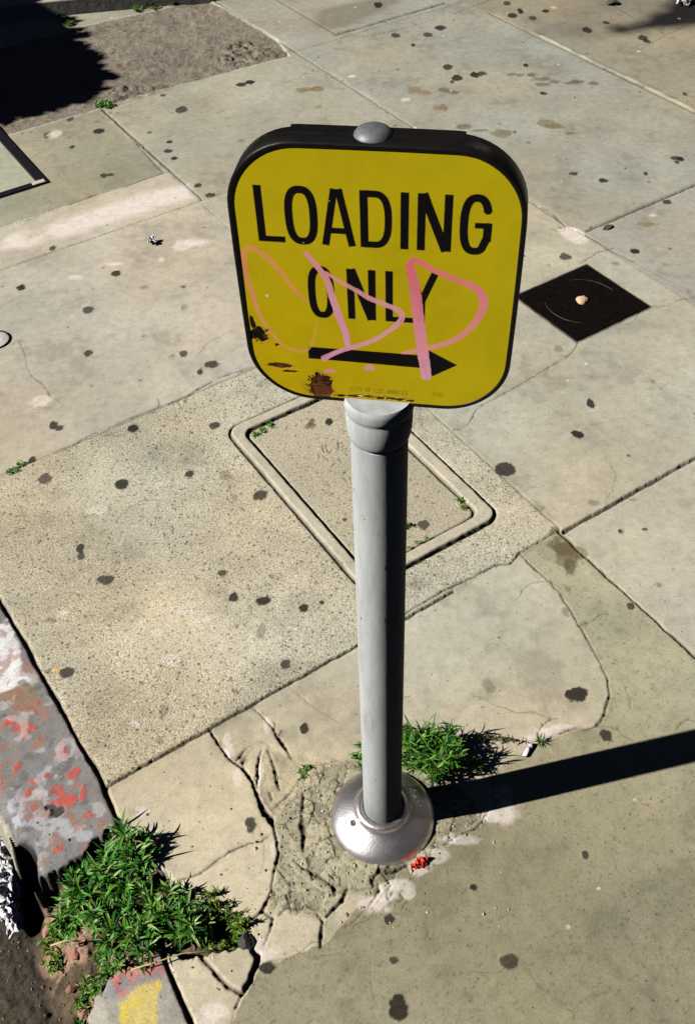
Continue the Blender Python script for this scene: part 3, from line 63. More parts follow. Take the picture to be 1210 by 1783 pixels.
# ------------------------------------------------------------------ helpers
rng = np.random.default_rng(7); random.seed(7)
TAB = rng.random((8, 256, 256)).astype(np.float32)
def vn(x, y, s, seed=0):
    x = np.asarray(x, np.float32)/s + 57.3; y = np.asarray(y, np.float32)/s + 91.7
    xi = np.floor(x).astype(np.int32); yi = np.floor(y).astype(np.int32); fx = x-xi; fy = y-yi
    fx = fx*fx*(3-2*fx); fy = fy*fy*(3-2*fy); T = TAB[seed % 8]
    a = T[xi & 255, yi & 255]; b = T[(xi+1) & 255, yi & 255]; c = T[xi & 255, (yi+1) & 255]; d = T[(xi+1) & 255, (yi+1) & 255]
    return (a*(1-fx)+b*fx)*(1-fy)+(c*(1-fx)+d*fx)*fy
def fbm(x, y, s, o=4, seed=0):
    t = 0; A = 1; n = 0
    for i in range(o): t = t+A*vn(x, y, s/2**i, seed+i); n += A; A *= .5
    return t/n
def sst(a, b, x):
    t = np.clip((x-a)/(b-a), 0, 1); return t*t*(3-2*t)
class Field:
    """regular raster of points with colour, height and helpers to draw soft shapes on it"""
    def __init__(s, xs, ys, warp):
        s.xs, s.ys = xs, ys; s.X, s.Y = np.meshgrid(xs, ys); s.X = s.X.astype(np.float32); s.Y = s.Y.astype(np.float32)
        s.Z = np.zeros_like(s.X); s.C = np.zeros(s.X.shape+(3,), np.float32); s.F = np.zeros_like(s.X)
        s.WX = s.X+warp[0]*((fbm(s.X, s.Y, warp[1], 3, 1)-.5)*2+(vn(s.X, s.Y, warp[1]*.28, 5)-.5)*.8); s.WY = s.Y+warp[0]*((fbm(s.X, s.Y, warp[1], 3, 4)-.5)*2+(vn(s.X, s.Y, warp[1]*.28, 6)-.5)*.8)
    def box(s, x0, x1, y0, y1):
        i0, i1 = np.searchsorted(s.xs, (x0, x1)); j0, j1 = np.searchsorted(s.ys, (y0, y1))
        return (slice(j0, j1), slice(i0, i1))
    def mix(s, k, col, a):
        a = np.clip(a, 0, 1)[..., None]; s.C[k] = s.C[k]*(1-a)+np.asarray(col, np.float32)*a
    def segdist(s, p, q, pad, warp=True):
        k = s.box(min(p[0], q[0])-pad, max(p[0], q[0])+pad, min(p[1], q[1])-pad, max(p[1], q[1])+pad)
        X, Y = (s.WX[k], s.WY[k]) if warp else (s.X[k], s.Y[k])
        dx, dy = q[0]-p[0], q[1]-p[1]; L = dx*dx+dy*dy+1e-12
        t = np.clip(((X-p[0])*dx+(Y-p[1])*dy)/L, 0, 1)
        return k, np.hypot(X-p[0]-t*dx, Y-p[1]-t*dy), t
    def poly(s, pts, warp=True, pad=.02):
        P = np.array(pts); k = s.box(P[:, 0].min()-pad, P[:, 0].max()+pad, P[:, 1].min()-pad, P[:, 1].max()+pad)
        X, Y = (s.WX[k], s.WY[k]) if warp else (s.X[k], s.Y[k]); ins = np.zeros(X.shape, bool)
        for i in range(len(P)):
            (x0, y0), (x1, y1) = P[i], P[i-1]
            if y0 == y1: continue
            c = ((y0 > Y) != (y1 > Y)) & (X < (x1-x0)*(Y-y0)/(y1-y0)+x0); ins ^= c
        return k, ins
    def polydist(s, pts, pad=.03, warp=True):      # signed: negative inside
        k, ins = s.poly(pts, warp, pad); X, Y = (s.WX[k], s.WY[k]) if warp else (s.X[k], s.Y[k]); d = np.full(X.shape, 9., np.float32)
        for i in range(len(pts)):
            p, q = pts[i-1], pts[i]; dx, dy = q[0]-p[0], q[1]-p[1]; L = dx*dx+dy*dy+1e-12
            t = np.clip(((X-p[0])*dx+(Y-p[1])*dy)/L, 0, 1); d = np.minimum(d, np.hypot(X-p[0]-t*dx, Y-p[1]-t*dy))
        return k, np.where(ins, -d, d)

def link(o): scn.collection.objects.link(o)
def mesh_np(name, V, Fq, mat, parent=None, attrs=None, smooth=True):
    """mesh from numpy arrays (all faces the same size)"""
    me = bpy.data.meshes.new(name); V = np.asarray(V, np.float32); Fq = np.asarray(Fq, np.int32); n = Fq.shape[1]
    me.vertices.add(len(V)); me.vertices.foreach_set('co', V.ravel())
    me.loops.add(Fq.size); me.loops.foreach_set('vertex_index', Fq.ravel())
    me.polygons.add(len(Fq)); me.polygons.foreach_set('loop_start', np.arange(0, Fq.size, n, dtype=np.int32))
    me.polygons.foreach_set('loop_total', np.full(len(Fq), n, np.int32))
    me.update(calc_edges=True); me.polygons.foreach_set('use_smooth', np.full(len(Fq), smooth, bool))
    for k, a in (attrs or {}).items():
        if a.ndim == 2:
            at = me.attributes.new(k, 'FLOAT_COLOR', 'POINT'); c = np.ones((len(V), 4), np.float32); c[:, :3] = a; at.data.foreach_set('color', c.ravel())
        else:
            at = me.attributes.new(k, 'FLOAT', 'POINT'); at.data.foreach_set('value', a.astype(np.float32))
    if mat: me.materials.append(mat)
    me.validate(); o = bpy.data.objects.new(name, me); link(o)
    if parent: o.parent = parent
    return o
def mesh_py(name, V, Fc, mat, parent=None, smooth=False, bevel=0):
    me = bpy.data.meshes.new(name); me.from_pydata([tuple(v) for v in V], [], [tuple(f) for f in Fc]); me.update()
    if mat: me.materials.append(mat)
    for p in me.polygons: p.use_smooth = smooth
    o = bpy.data.objects.new(name, me); link(o)
    if parent: o.parent = parent
    if bevel:
        b = o.modifiers.new('bevel', 'BEVEL'); b.width = bevel; b.segments = 2; b.limit_method = 'ANGLE'
    return o
def thing(name, label, cat, loc, group=None):
    o = bpy.data.objects.new(name, None); o.empty_display_size = .05; link(o); o.location = loc; tag(o, label, cat, group); return o
def tag(o, label, cat, group=None):
    o['label'] = label; o['category'] = cat
    if group: o['group'] = group
    return o
def keep(o, loc):                                   # child meshes are written in world metres: undo the parent's place
    for ch in o.children: ch.location = tuple(-Vector(loc)) if ch.type == 'MESH' else ch.location

# ---- materials
def mat(name): 
    m = bpy.data.materials.new(name); m.use_nodes = True; return m, m.node_tree, m.node_tree.nodes['Principled BSDF']
def N(t, ty, **kw):
    n = t.nodes.new(ty)
    for k, v in kw.items():
        if k in n.inputs: n.inputs[k].default_value = v
        else: setattr(n, k, v)
    return n
def noise(t, scale, detail=4, rough=.6, co=None):
    n = N(t, 'ShaderNodeTexNoise'); n.inputs['Scale'].default_value = scale; n.inputs['Detail'].default_value = detail; n.inputs['Roughness'].default_value = rough
    if co is not None: t.links.new(co, n.inputs['Vector'])
    return n
def ramp(t, src, stops):
    r = N(t, 'ShaderNodeValToRGB'); t.links.new(src, r.inputs[0]); e = r.color_ramp.elements
    while len(e) < len(stops): e.new(.5)
    for x, (p, c) in zip(e, stops): x.position = p; x.color = (c, c, c, 1) if not isinstance(c, tuple) else (*c, 1)
    return r
def mul(t, a, b, blend='MULTIPLY', fac=1.):
    n = N(t, 'ShaderNodeMix', data_type='RGBA', blend_type=blend)
    if isinstance(fac, (int, float)): n.inputs[0].default_value = fac
    else: t.links.new(fac, n.inputs[0])
    for s, i in ((a, 6), (b, 7)):
        if isinstance(s, tuple): n.inputs[i].default_value = (*s, 1)
        else: t.links.new(s, n.inputs[i])
    return n.outputs[2]
def math_(t, op, a, b=0.):
    n = N(t, 'ShaderNodeMath', operation=op)
    for s, i in ((a, 0), (b, 1)):
        if isinstance(s, (int, float)): n.inputs[i].default_value = s
        else: t.links.new(s, n.inputs[i])
    return n.outputs[0]
def bump(t, bs, h, dist, st=1., prev=None):
    b = N(t, 'ShaderNodeBump'); b.inputs['Distance'].default_value = dist
    if isinstance(st, (int, float)): b.inputs['Strength'].default_value = st
    else: t.links.new(st, b.inputs['Strength'])
    t.links.new(h, b.inputs['Height'])
    if prev: t.links.new(prev, b.inputs['Normal'])
    t.links.new(b.outputs[0], bs.inputs['Normal']); return b.outputs[0]

def concrete_mat(name='concrete'):
    m, t, bs = mat(name); geo = N(t, 'ShaderNodeTexCoord').outputs['Object']
    col = N(t, 'ShaderNodeAttribute', attribute_name='Col').outputs['Color']; fin = N(t, 'ShaderNodeAttribute', attribute_name='Fin').outputs['Fac']
    fine = noise(t, 300, 4, .75, geo); mid = noise(t, 45, 8, .72, geo)
    vo = N(t, 'ShaderNodeTexVoronoi'); vo.inputs['Scale'].default_value = 330; t.links.new(geo, vo.inputs['Vector'])
    vc = N(t, 'ShaderNodeSeparateColor'); t.links.new(vo.outputs['Color'], vc.inputs[0])
    # smooth finish: sand grains and faint mottling
    g1 = ramp(t, fine.outputs['Fac'], [(.27, .38), (.37, .84), (.48, 1.0), (.62, 1.06), (.74, 1.28)])
    g2 = ramp(t, mid.outputs['Fac'], [(.3, .80), (.5, 1.0), (.70, 1.13)])
    c = mul(t, mul(t, col, g1.outputs[0]), g2.outputs[0])
    # exposed aggregate: tan and dark stones, pits between
    st = ramp(t, vc.outputs[0], [(0, (.70, .66, .58)), (.15, (.88, .87, .82)), (.5, (.98, .98, .96)), (.85, (1.04, 1.03, 1.01)), (.96, (1.16, 1.15, 1.1)), (1, (1.4, 1.38, 1.34))])
    pit = noise(t, 240, 3, .75, geo); pr = ramp(t, pit.outputs['Fac'], [(.34, .26), (.40, .62), (.47, .98), (.6, 1.05), (1, 1.2)])
    agg = mul(t, mul(t, col, st.outputs[0]), pr.outputs[0])
    dk = N(t, 'ShaderNodeTexVoronoi'); dk.inputs['Scale'].default_value = 66; t.links.new(geo, dk.inputs['Vector'])
    dr = ramp(t, dk.outputs['Distance'], [(.13, .28), (.25, 1.0)])
    agg = mul(t, agg, dr.outputs[0], fac=.85)
    fc = N(t, 'ShaderNodeMath', operation='MINIMUM'); t.links.new(fin, fc.inputs[0]); fc.inputs[1].default_value = 1
    c = mul(t, c, agg, 'MIX', fc.outputs[0])
    # scattered dark grit on every finish
    gr = N(t, 'ShaderNodeTexVoronoi'); gr.inputs['Scale'].default_value = 42; t.links.new(geo, gr.inputs['Vector'])
    grr = ramp(t, gr.outputs['Distance'], [(.045, .3), (.10, 1.0)])
    c = mul(t, c, grr.outputs[0], fac=.8)
    t.links.new(c, bs.inputs['Base Color']); bs.inputs['Roughness'].default_value = .93; bs.inputs['Specular IOR Level'].default_value = .25
    h = math_(t, 'ADD', math_(t, 'MULTIPLY', fine.outputs['Fac'], .35), math_(t, 'MULTIPLY', math_(t, 'MULTIPLY', math_(t, 'SUBTRACT', pit.outputs['Fac'], vo.outputs['Distance']), fin), .6))
    bump(t, bs, h, .0014, .75)
    return m
M_CON = concrete_mat()
def simple(name, col, rough=.6, metal=0, var=.25, scale=60, bumpd=.0, spec=.5, coat=0):
    m, t, bs = mat(name); co = N(t, 'ShaderNodeTexCoord').outputs['Object']
    n = noise(t, scale, 5, .65, co); r = ramp(t, n.outputs['Fac'], [(.25, 1-var), (.5, 1.), (.75, 1+var)])
    t.links.new(mul(t, tuple(col), r.outputs[0]), bs.inputs['Base Color']); bs.inputs['Roughness'].default_value = rough
    bs.inputs['Metallic'].default_value = metal; bs.inputs['Specular IOR Level'].default_value = spec; bs.inputs['Coat Weight'].default_value = coat
    if bumpd: bump(t, bs, n.outputs['Fac'], bumpd)
    return m
def attr_mat(name, rough=.5, spec=.5, sub=0., bumps=0, bumpd=.001, tr=0.):
    m, t, bs = mat(name); c = N(t, 'ShaderNodeAttribute', attribute_name='Col').outputs['Color']
    t.links.new(c, bs.inputs['Base Color']); bs.inputs['Roughness'].default_value = rough; bs.inputs['Specular IOR Level'].default_value = spec
    if tr:
        tl = N(t, 'ShaderNodeBsdfTranslucent'); t.links.new(c, tl.inputs[0]); mx = N(t, 'ShaderNodeMixShader'); mx.inputs[0].default_value = tr
        t.links.new(bs.outputs[0], mx.inputs[1]); t.links.new(tl.outputs[0], mx.inputs[2]); t.links.new(mx.outputs[0], t.nodes['Material Output'].inputs[0])
    if bumps:
        co = N(t, 'ShaderNodeTexCoord').outputs['Object']; n = noise(t, bumps, 4, .6, co); bump(t, bs, n.outputs['Fac'], bumpd)
    return m
M_LEAF = attr_mat('leaf', .45, .4, tr=.22)

# ------------------------------------------------------------------ the ground as one raster, later cut into its surfaces
def grade(lo, hi, c0, c1, h, k):
    out = [c0]; x = c0
    while x < hi: x += h*max(1, 1+(x-c1)*k); out.append(x)
    x = c0
    while x > lo: x -= h*max(1, 1+(c0-x)*k) ; out.insert(0, x)
    return np.array(out)
xs = grade(-2.6, 2.8, -.45, .75, .0021, 1.15); ys = grade(.18, 6.0, .40, 1.15, .0021, .85)
G = Field(xs, ys, (.0022, .02)); X, Y = G.X, G.Y
A_ = (X*AX[0]+Y*AX[1]); B_ = (X*BX[0]+Y*BX[1])
WA = (G.WX*AX[0]+G.WY*AX[1]); WB = (G.WX*BX[0]+G.WY*BX[1])
big = fbm(X, Y, .9, 4, 2); med = fbm(X, Y, .16, 4, 5); sml = fbm(X, Y, .03, 3, 3)

# curb line (sidewalk joint) and outer curb edge, both running away from the camera
J = [(-3.65, 6.2), (-.735, 1.28), (-.600, 1.068), (-.452, .835), (-.372, .664), (-.314, .529), (-.268, .441), (-.16, .15)]
E = [(-3.83, 6.1), (-.92, 1.19), (-.74, .93), (-.640, .80), (-.565, .69), (-.50, .575), (-.436, .47), (-.40, .38), (-.33, .15)]
def xline(L, yy): L = L[::-1]; return np.interp(yy, [p[1] for p in L], [p[0] for p in L])
wob = .004*(fbm(X, Y, .05, 3, 6)-.5)*2
dJ = (X-xline(J, Y)+wob)*.86          # >0 on the sidewalk
dE = (xline(E, Y)-X+wob*.8)*.86       # >0 out in the gutter

# slab colours and finishes
def slab(a0, a1, b0, b1, col, fin=0., dz=0.):
    k = (WA > a0) & (WA <= a1) & (WB > b0) & (WB <= b1); G.C[k] = col; G.F[k] = fin; G.Z[k] += dz
G.C[:] = (.33, .30, .235)
slab(-9, 1.12, 1.825, 2.66, (.385, .343, .278), .04)
slab(-9, 1.12, 2.66, 2.893, (.40, .355, .285), .10)
slab(-9, 1.12, 2.893, 3.475, (.27, .25, .185), .20, -.001)
slab(1.12, 1.965, 2.66, 9, (.31, .285, .22), .05)
slab(1.12, 1.965, 3.45, 9, (.27, .255, .195), .05)
slab(1.12, 1.965, .95, 2.66, (.36, .33, .26), .08, .0008)
slab(1.965, 2.81, -9, 1.82, (.30, .275, .23), .06)
slab(1.965, 2.81, 1.82, 9, (.295, .275, .22), .06, .001)
slab(2.81, 9, -9, 9, (.27, .235, .17), .10, .0005)
slab(1.12, 1.965, -9, .95, (.375, .34, .27), .06, -.001)
slab(-9, 1.12, -9, .95, (.40, .355, .265), .07)
slab(-9, 1.12, .95, 1.825, (.405, .366, .285), 1.0, .0006)
k, ins = G.poly(D['polys']['olive']); od = sst(.55, 1.15, Y[k]); G.C[k] = np.where(ins[..., None], np.array([.236, .216, .148], np.float32)*(1+.38*od[..., None]), G.C[k]); G.F[k][ins] = .14  # slab's own olive tint, plus lens vignetting painted darker toward the viewer
k = (B_ < .7) & (A_ > .3); 
G.C *= (.80+.40*big)[..., None]; G.C *= (.86+.28*med)[..., None]
G.C *= np.array([.965, 1.0, 1.035], np.float32)
stn = fbm(X, Y, .11, 5, 4)*.6+fbm(X, Y, .028, 4, 2)*.4; G.C *= (1-.18*sst(.54, .70, stn)+.09*sst(.48, .34, stn))[..., None]
tnt = (fbm(X, Y, .35, 3, 7)-.5)[..., None]; G.C *= 1+tnt*np.array([.16, 0, -.20], np.float32)
G.Z += .003*(big-.5)+.0012*(med-.5)
# rough slab patches with paler worn cement
k = G.F > .9; G.F[k] = (1.0-.25*sst(.52, .66, med))[k]; G.C[k] *= (1+.12*sst(.55, .7, fbm(X, Y, .22, 3, 0)))[k][:, None]
# pale band, stains, dark patches
k, d = G.polydist(D['polys']['paleband'], .05); G.mix(k, (.60, .535, .50), sst(.02, -.035, d)*(.35+.75*sst(.35, .6, fbm(X, Y, .12, 4, 1)[k])))
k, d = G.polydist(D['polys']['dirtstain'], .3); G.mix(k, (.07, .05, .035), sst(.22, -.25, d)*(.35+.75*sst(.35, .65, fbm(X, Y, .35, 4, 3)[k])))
k, d = G.polydist(D['polys']['blackpatch'], .12); G.mix(k, (.006, .005, .006), sst(.10, -.01, d+.05*(fbm(X, Y, .12, 3, 2)[k]-.5)))  # soft-edged near-black patch at the top right
k, d = G.polydist(D['polys']['tiledark'], .1); G.mix(k, (.17, .15, .115), sst(.03, -.03, d)*.75)

# ---- mortar patch and crumbled concrete round the pole
k, d = G.polydist(D['polys']['mortar'], .05); a = sst(.006, -.008, d); G.mix(k, (.27, .25, .175), a*.75)
mo = fbm(X, Y, .045, 5, 5)[k]; mo2 = fbm(X, Y, .010, 3, 1)[k]
def worley(x, y, s_, sd):
    xi = np.floor(x/s_).astype(int); yi = np.floor(y/s_).astype(int); d1 = np.full(x.shape, 9.); d2 = np.full(x.shape, 9.); idc = np.zeros(x.shape)
    for i in (-1, 0, 1):
        for j in (-1, 0, 1):
            cx, cy = xi+i, yi+j; px_ = (cx+.5+.9*(TAB[sd][cx & 255, cy & 255]-.5))*s_; py_ = (cy+.5+.9*(TAB[sd+1][cx & 255, cy & 255]-.5))*s_; d = np.hypot(x-px_, y-py_)
            c_ = d < d1; d2 = np.where(c_, d1, np.minimum(d2, d)); idc = np.where(c_, TAB[sd+2][cx & 255, cy & 255], idc); d1 = np.where(c_, d, d1)
    return d2-d1, idc
we, wi = worley(G.WX[k], G.WY[k], .030, 1); we2, wi2 = worley(G.WX[k], G.WY[k], .011, 4)
G.Z[k] += a*(.004*(mo-.55)+.0035*(wi-.5)+.0010*(mo2-.5)+.0016*(wi2-.5)*sst(.5, .56, mo)); G.F[k] = np.maximum(G.F[k], a*.5)
bo = sst(.0016, .0004, we)*sst(.38, .55, mo2+.25*(mo-.5))*a; G.Z[k] -= .003*bo; G.mix(k, (.025, .02, .013), bo*.85)
bo = sst(.0012, .0002, we2)*sst(.52, .58, mo)*a; G.mix(k, (.05, .042, .028), bo*.6)
G.mix(k, (.12, .105, .07), a*sst(.62, .72, mo2)*.4); G.C[k] *= (1+a*(.35*(wi-.5)+.25*(wi2-.5)*sst(.5, .56, mo)))[..., None]
rad = np.hypot(X-.037, Y-.755)
k = G.box(-.25, .3, .5, 1.0); G.Z[k] += .012*sst(.19, .09, rad[k]+.02*(med[k]-.5)); 
k, d = G.polydist(D['polys']['crumble'], .05); a = sst(.004, -.01, d); G.mix(k, (.37, .325, .22), a*.7)
G.Z[k] += a*.007*(fbm(X, Y, .03, 3, 6)[k]-.5)-a*.002; G.F[k] = np.maximum(G.F[k], a*.4)
# hairline network and chipped scabs in the mortar
k = G.box(-.25, .3, .48, 1.0); ridge = np.abs(fbm(X[k], Y[k], .055, 4, 3)-.5); mz = (sst(.21, .13, rad[k]))*(sst(.06, .10, rad[k]))
cr = sst(.014, .0, ridge)*mz*sst(.42, .56, fbm(X[k], Y[k], .05, 2, 1)); G.Z[k] -= .003*cr; G.mix(k, (.05, .042, .028), cr*.75)

# ---- meter box, vault and cover recesses
def rrect(a0, a1, b0, b1, r, n=8):
    P = []
    for (ca, cb, t0) in ((a1-r, b1-r, 0), (a0+r, b1-r, 90), (a0+r, b0+r, 180), (a1-r, b0+r, 270)):
        for i in range(n+1): t = R(t0+90*i/n); P.append(ab(ca+r*math.cos(t), cb+r*math.sin(t)))
    return P
REG = np.zeros(X.shape, np.int8)
MO = rrect(.674, 1.041, 1.056, 1.658, .035); MI = rrect(.708, 1.002, 1.091, 1.621, .022)
k, dO = G.polydist(MO, .03); _, dI = G.polydist(MI, .06)
k, dO = G.polydist(MO, .06, False); k2, dI = G.polydist(MI, .10, False)
dfull = np.full(X.shape, 1., np.float32); dfull[k] = dO; dfi = np.full(X.shape, 1., np.float32); dfi[k2] = dI
wv = .0012*(fbm(X, Y, .02, 3, 2)-.5)*2; dfull += wv; dfi += wv
rim = (dfull < 0) & (dfi > 0); lid = dfi <= 0
k = G.box(-.4, 1.2, .9, 2.1)
G.C[k] = np.where(rim[k][..., None], np.array([.415, .38, .305], np.float32)*(.86+.28*sml[k])[..., None], G.C[k]); G.F[rim] = .22
G.C[k] = np.where(lid[k][..., None], np.array([.385, .352, .272], np.float32)*(.84+.32*med[k])[..., None], G.C[k]); G.F[lid] = .8
G.Z[rim] += .006*sst(0, .006, np.minimum(-dfull, dfi))[rim]; G.Z[lid] -= .001
REG[rim] = 4; REG[lid] = 5
def groove(d, w, dep, dk, sel=None):
    n = fbm(X, Y, .04, 3, 4); ww = w*(.45+1.1*n); a = np.exp(-(d/ww)**2)
    a = np.where(np.abs(d) < w*6, a, 0); G.Z[:] -= dep*a
    s = np.clip(a*dk*(1.0), 0, 1)[..., None]; G.C[:] = G.C*(1-s)+np.array([.018, .014, .010], np.float32)*s
for _ in range(34):                                   # faint wandering hairlines
    y = .45+3.6*rng.random()**1.4; x = rng.uniform(-.35*y-.1, .42*y+.15); a_ = rng.uniform(0, 2*PI); L0 = rng.uniform(.05, .16)*(.6+.5*y); st_ = .012*(.7+.4*y); al_ = rng.uniform(.15, .5)
    if x < np.interp(y, [.15, .44, .83, 1.28, 6], [-.1, -.2, -.38, -.66, -3.6]): continue
    p = (x, y)
    for j in range(int(L0/st_)):
        a_ += rng.uniform(-.7, .7); q = (p[0]+st_*math.cos(a_), p[1]+st_*math.sin(a_)); k, d, t = G.segdist(p, q, .01)
        if d.size: G.mix(k, (.07, .06, .04), sst(.0016+.0006*y, .0002, d)*al_)
        p = q
groove(dfull, .0032, .006, .93); groove(dfi, .0026, .006, .9)
# paving joints on the grid: (axis, position, from, to, half width, depth, darkness)
for ax, p, lo, hi, w_, dp, dk in [
    ('b', .950, .045, .83, .0026, .006, .9), ('b', .945, 1.12, 9, .0030, .007, .95), ('a', 1.115, -9, .955, .0028, .006, .9), ('a', 1.122, .955, 2.66, .0018, .002, .40),
    ('a', 1.135, 2.66, 2.9, .0028, .004, .7), ('b', 1.825, .0, 1.12, .0020, .003, .6), ('b', 2.660, -9, 1.96, .0019, .003, .62), ('b', 2.893, -9, 1.13, .0016, .002, .4),
    ('a', 1.135, 2.893, 3.46, .0034, .005, .85), ('a', 1.962, 1.9, 3.44, .0026, .003, .55), ('a', 1.965, 3.44, 9, .0035, .004, .5), ('b', 3.46, 1.97, 2.8, .003, .003, .30),
    ('b', 1.812, 1.985, 9, .0036, .005, .9), ('a', 2.812, -9, 3.3, .0036, .005, .7), ('b', 3.50, 2.18, 2.74, .005, .006, .85), ('a', 2.185, 3.50, 9, .0035, .003, .5),
    ('b', .10, .9, 9, .002, .003, .3), ('a', 3.66, -9, 9, .003, .004, .6), ('b', 4.4, 1.97, 9, .003, .004, .5)]:
    q, r = (WA, WB) if ax == 'a' else (WB, WA)
    d = np.abs(q-p); sel = (d < .02) & (r > lo) & (r < hi); n = fbm(X[sel], Y[sel], .07, 3, 3)
    a = np.exp(-(d[sel]/(w_*(.5+1.0*n)))**2)*sst(.0, .35, n+.12); G.Z[sel] -= dp*a; s = (a*dk)[:, None]
    G.C[sel] = G.C[sel]*(1-s)+np.array([.022, .017, .012], np.float32)*s
# raised pale lip of the heaved joint at the back right
d = np.abs(WA-2.828); a = np.exp(-(d/.009)**2)*((WB < 3.05) & (WB > 1.2)); G.Z += .003*a; s = (a*.7*sst(.42, .62, fbm(X, Y, .09, 4, 2)))[..., None]; G.C[:] = G.C*(1-s)+np.array([.5, .47, .38], np.float32)*s
d = np.abs(WA-1.976); a = np.exp(-(d/.006)**2)*((WB < 3.3) & (WB > 1.9)); s = (a*.4*sst(.42, .62, fbm(X, Y, .09, 4, 2)))[..., None]; G.C[:] = G.C*(1-s)+np.array([.5, .45, .37], np.float32)*s
# dirt washed along the joint of the rough slab
for q, p, r, lo, hi, wd, al in ((WB, .95, WA, .045, 1.1, .012, .3), (WB, 1.825, WA, .15, 1.1, .010, .18), (WA, 1.13, WB, .98, 1.8, .010, .25), (WB, 3.0, WA, .3, 1.1, .05, .12)):
    a = np.exp(-((q-p)/wd)**2)*((r > lo) & (r < hi))*sst(.4, .65, fbm(X, Y, .05, 3, 7)); s = (a*al)[..., None]; G.C[:] = G.C*(1-s)+np.array([.12, .11, .05], np.float32)*s

# cracks traced on site, and one dark line painting shade under the flange
for wd, dp, dk, pts in D['cracks']:
    W = list(np.interp(np.linspace(0, 1, len(pts)), np.linspace(0, 1, len(wd)), wd)) if isinstance(wd, list) else [wd]*len(pts)
    for i in range(len(pts)-1):
        k, d, t = G.segdist(pts[i], pts[i+1], .03)
        if d.size == 0: continue
        n = fbm(X[k], Y[k], .018, 2, 1); wv = (W[i]*(1-t)+W[i+1]*t)*.00046*(.35+1.25*n)
        a = 1/(1+np.exp((d-wv)/.00042)); G.Z[k] -= dp*.001*a*.7
        G.mix(k, (.014, .011, .008), a*dk)
        # crumbled edges: paler chips and a trace of dirt
        e = np.exp(-((d-wv-.003)/.0028)**2)*sst(.5, .75, fbm(X[k], Y[k], .012, 2, 5))*dk; G.mix(k, (.11, .095, .06), e*.38)

# gum, soot, paint drips
for (x, y, rx, ry, c, al, h) in D['blobs']:
    m_ = max(rx, ry)*2.2+.01; k = G.box(x-m_, x+m_, y-m_, y+m_)
    if G.X[k].size == 0: continue
    ang = np.arctan2(Y[k]-y, X[k]-x); pale = c[0] > .4
    n = fbm(X[k], Y[k], max(rx, ry)*(.9 if not pale else 1.1), 4, int(abs(x*977)) % 8)-.5
    r = np.hypot((X[k]-x)/rx, (Y[k]-y)/ry)+n*(.75 if al > .9 else 1.5); soft = .10 if al > .9 else .25
    if al > .9: al = .97-.16*((x*7919+y*3571) % 1)**2; c = tuple(v*(.7+.9*((x*3331) % 1)**2) for v in c); r = r+(vn(X[k], Y[k], .004, 3)-.5)*.22
    if c[0] < .4 and h == 0: c = tuple(v*.72 for v in c); r = r+(fbm(X[k], Y[k], .02, 4, 2)-.5)*.9
    a = sst(1+soft, 1-soft, r); G.mix(k, c, a*al*(1 if h > .5 else (.55+.7*(n+.5))))
    G.Z[k] += .0009*h*a; G.F[k] *= 1-.5*a*(h > .5)
for p, q in [(M_[i], M_[i+1]) for M_ in D['marks'] for i in range(len(M_)-1)]:
    k, d, t = G.segdist(p, q, .012); a = sst(.0035, .0012, d); G.Z[k] -= .0015*a; G.mix(k, (.13, .11, .07), a*.45)
# scattered small gum specks and grit everywhere
for i in range(650):
    x = rng.uniform(-1.8, 2.0); y = .3+4.6*rng.random()**1.3
    if x < np.interp(y, [.15, .44, .83, 1.28, 6], [-.1, -.2, -.38, -.66, -3.6]): continue
    r0 = rng.uniform(.0012, .0032)*(1+.35*y); 
    if rng.random() < .04: r0 *= 1.6
    k = G.box(x-r0*2, x+r0*2, y-r0*2, y+r0*2)
    if G.X[k].size == 0: continue
    d = np.hypot(X[k]-x, (Y[k]-y)*rng.uniform(.7, 1.5))/r0; G.mix(k, (.06, .05, .035) if rng.random() < .85 else (.6, .56, .48), sst(1.15, .7, d)*rng.uniform(.35, .85))
# pitted grime speckle on the olive slab
k, ins = G.poly(D['polys']['olive']); n = fbm(X[k], Y[k], .0045, 3, 2); G.mix(k, (.09, .08, .045), ins*sst(.66, .80, n)*.5)

# ---- bare soil bed with asphalt crumbs at the back left
soil_pts = [ab(1.14, 3.47), ab(1.30, 3.478), ab(1.52, 3.466), ab(1.925, 3.445), ab(1.965, 3.60), ab(1.955, 4.06), ab(1.94, 4.17), ab(1.80, 4.20), ab(1.35, 4.235), ab(-.6, 4.30), ab(-.6, 3.475), ab(1.0, 3.475)]
k, d = G.polydist(soil_pts, .06); a = sst(.008, -.006, d); n = fbm(X, Y, .06, 5, 6)[k]; n2 = fbm(X, Y, .02, 4, 2)[k]
G.mix(k, (1, 1, 1), a); G.C[k] = G.C[k]*(1-a[..., None])+a[..., None]*(np.array([.205, .178, .148], np.float32)*(.68+.64*n)[..., None])
G.mix(k, (.09, .07, .055), a*sst(.60, .72, n2)*.6)
G.Z[k] += a*(-.004+.010*(n-.5)+.006*(n2-.5)); G.F[k] = np.maximum(G.F[k], a*.9); sub = REG[k]; sub[d < 0] = 3; REG[k] = sub
for nm in ('soilrubble', 'soilrubble2'):
    k, d = G.polydist(D['polys'][nm], .05); a = sst(.03, -.02, d); n = fbm(X, Y, .022, 3, 1)[k]; G.Z[k] += a*.022*(n-.3); G.mix(k, (.10, .075, .055), a*sst(.45, .6, n)*.7)

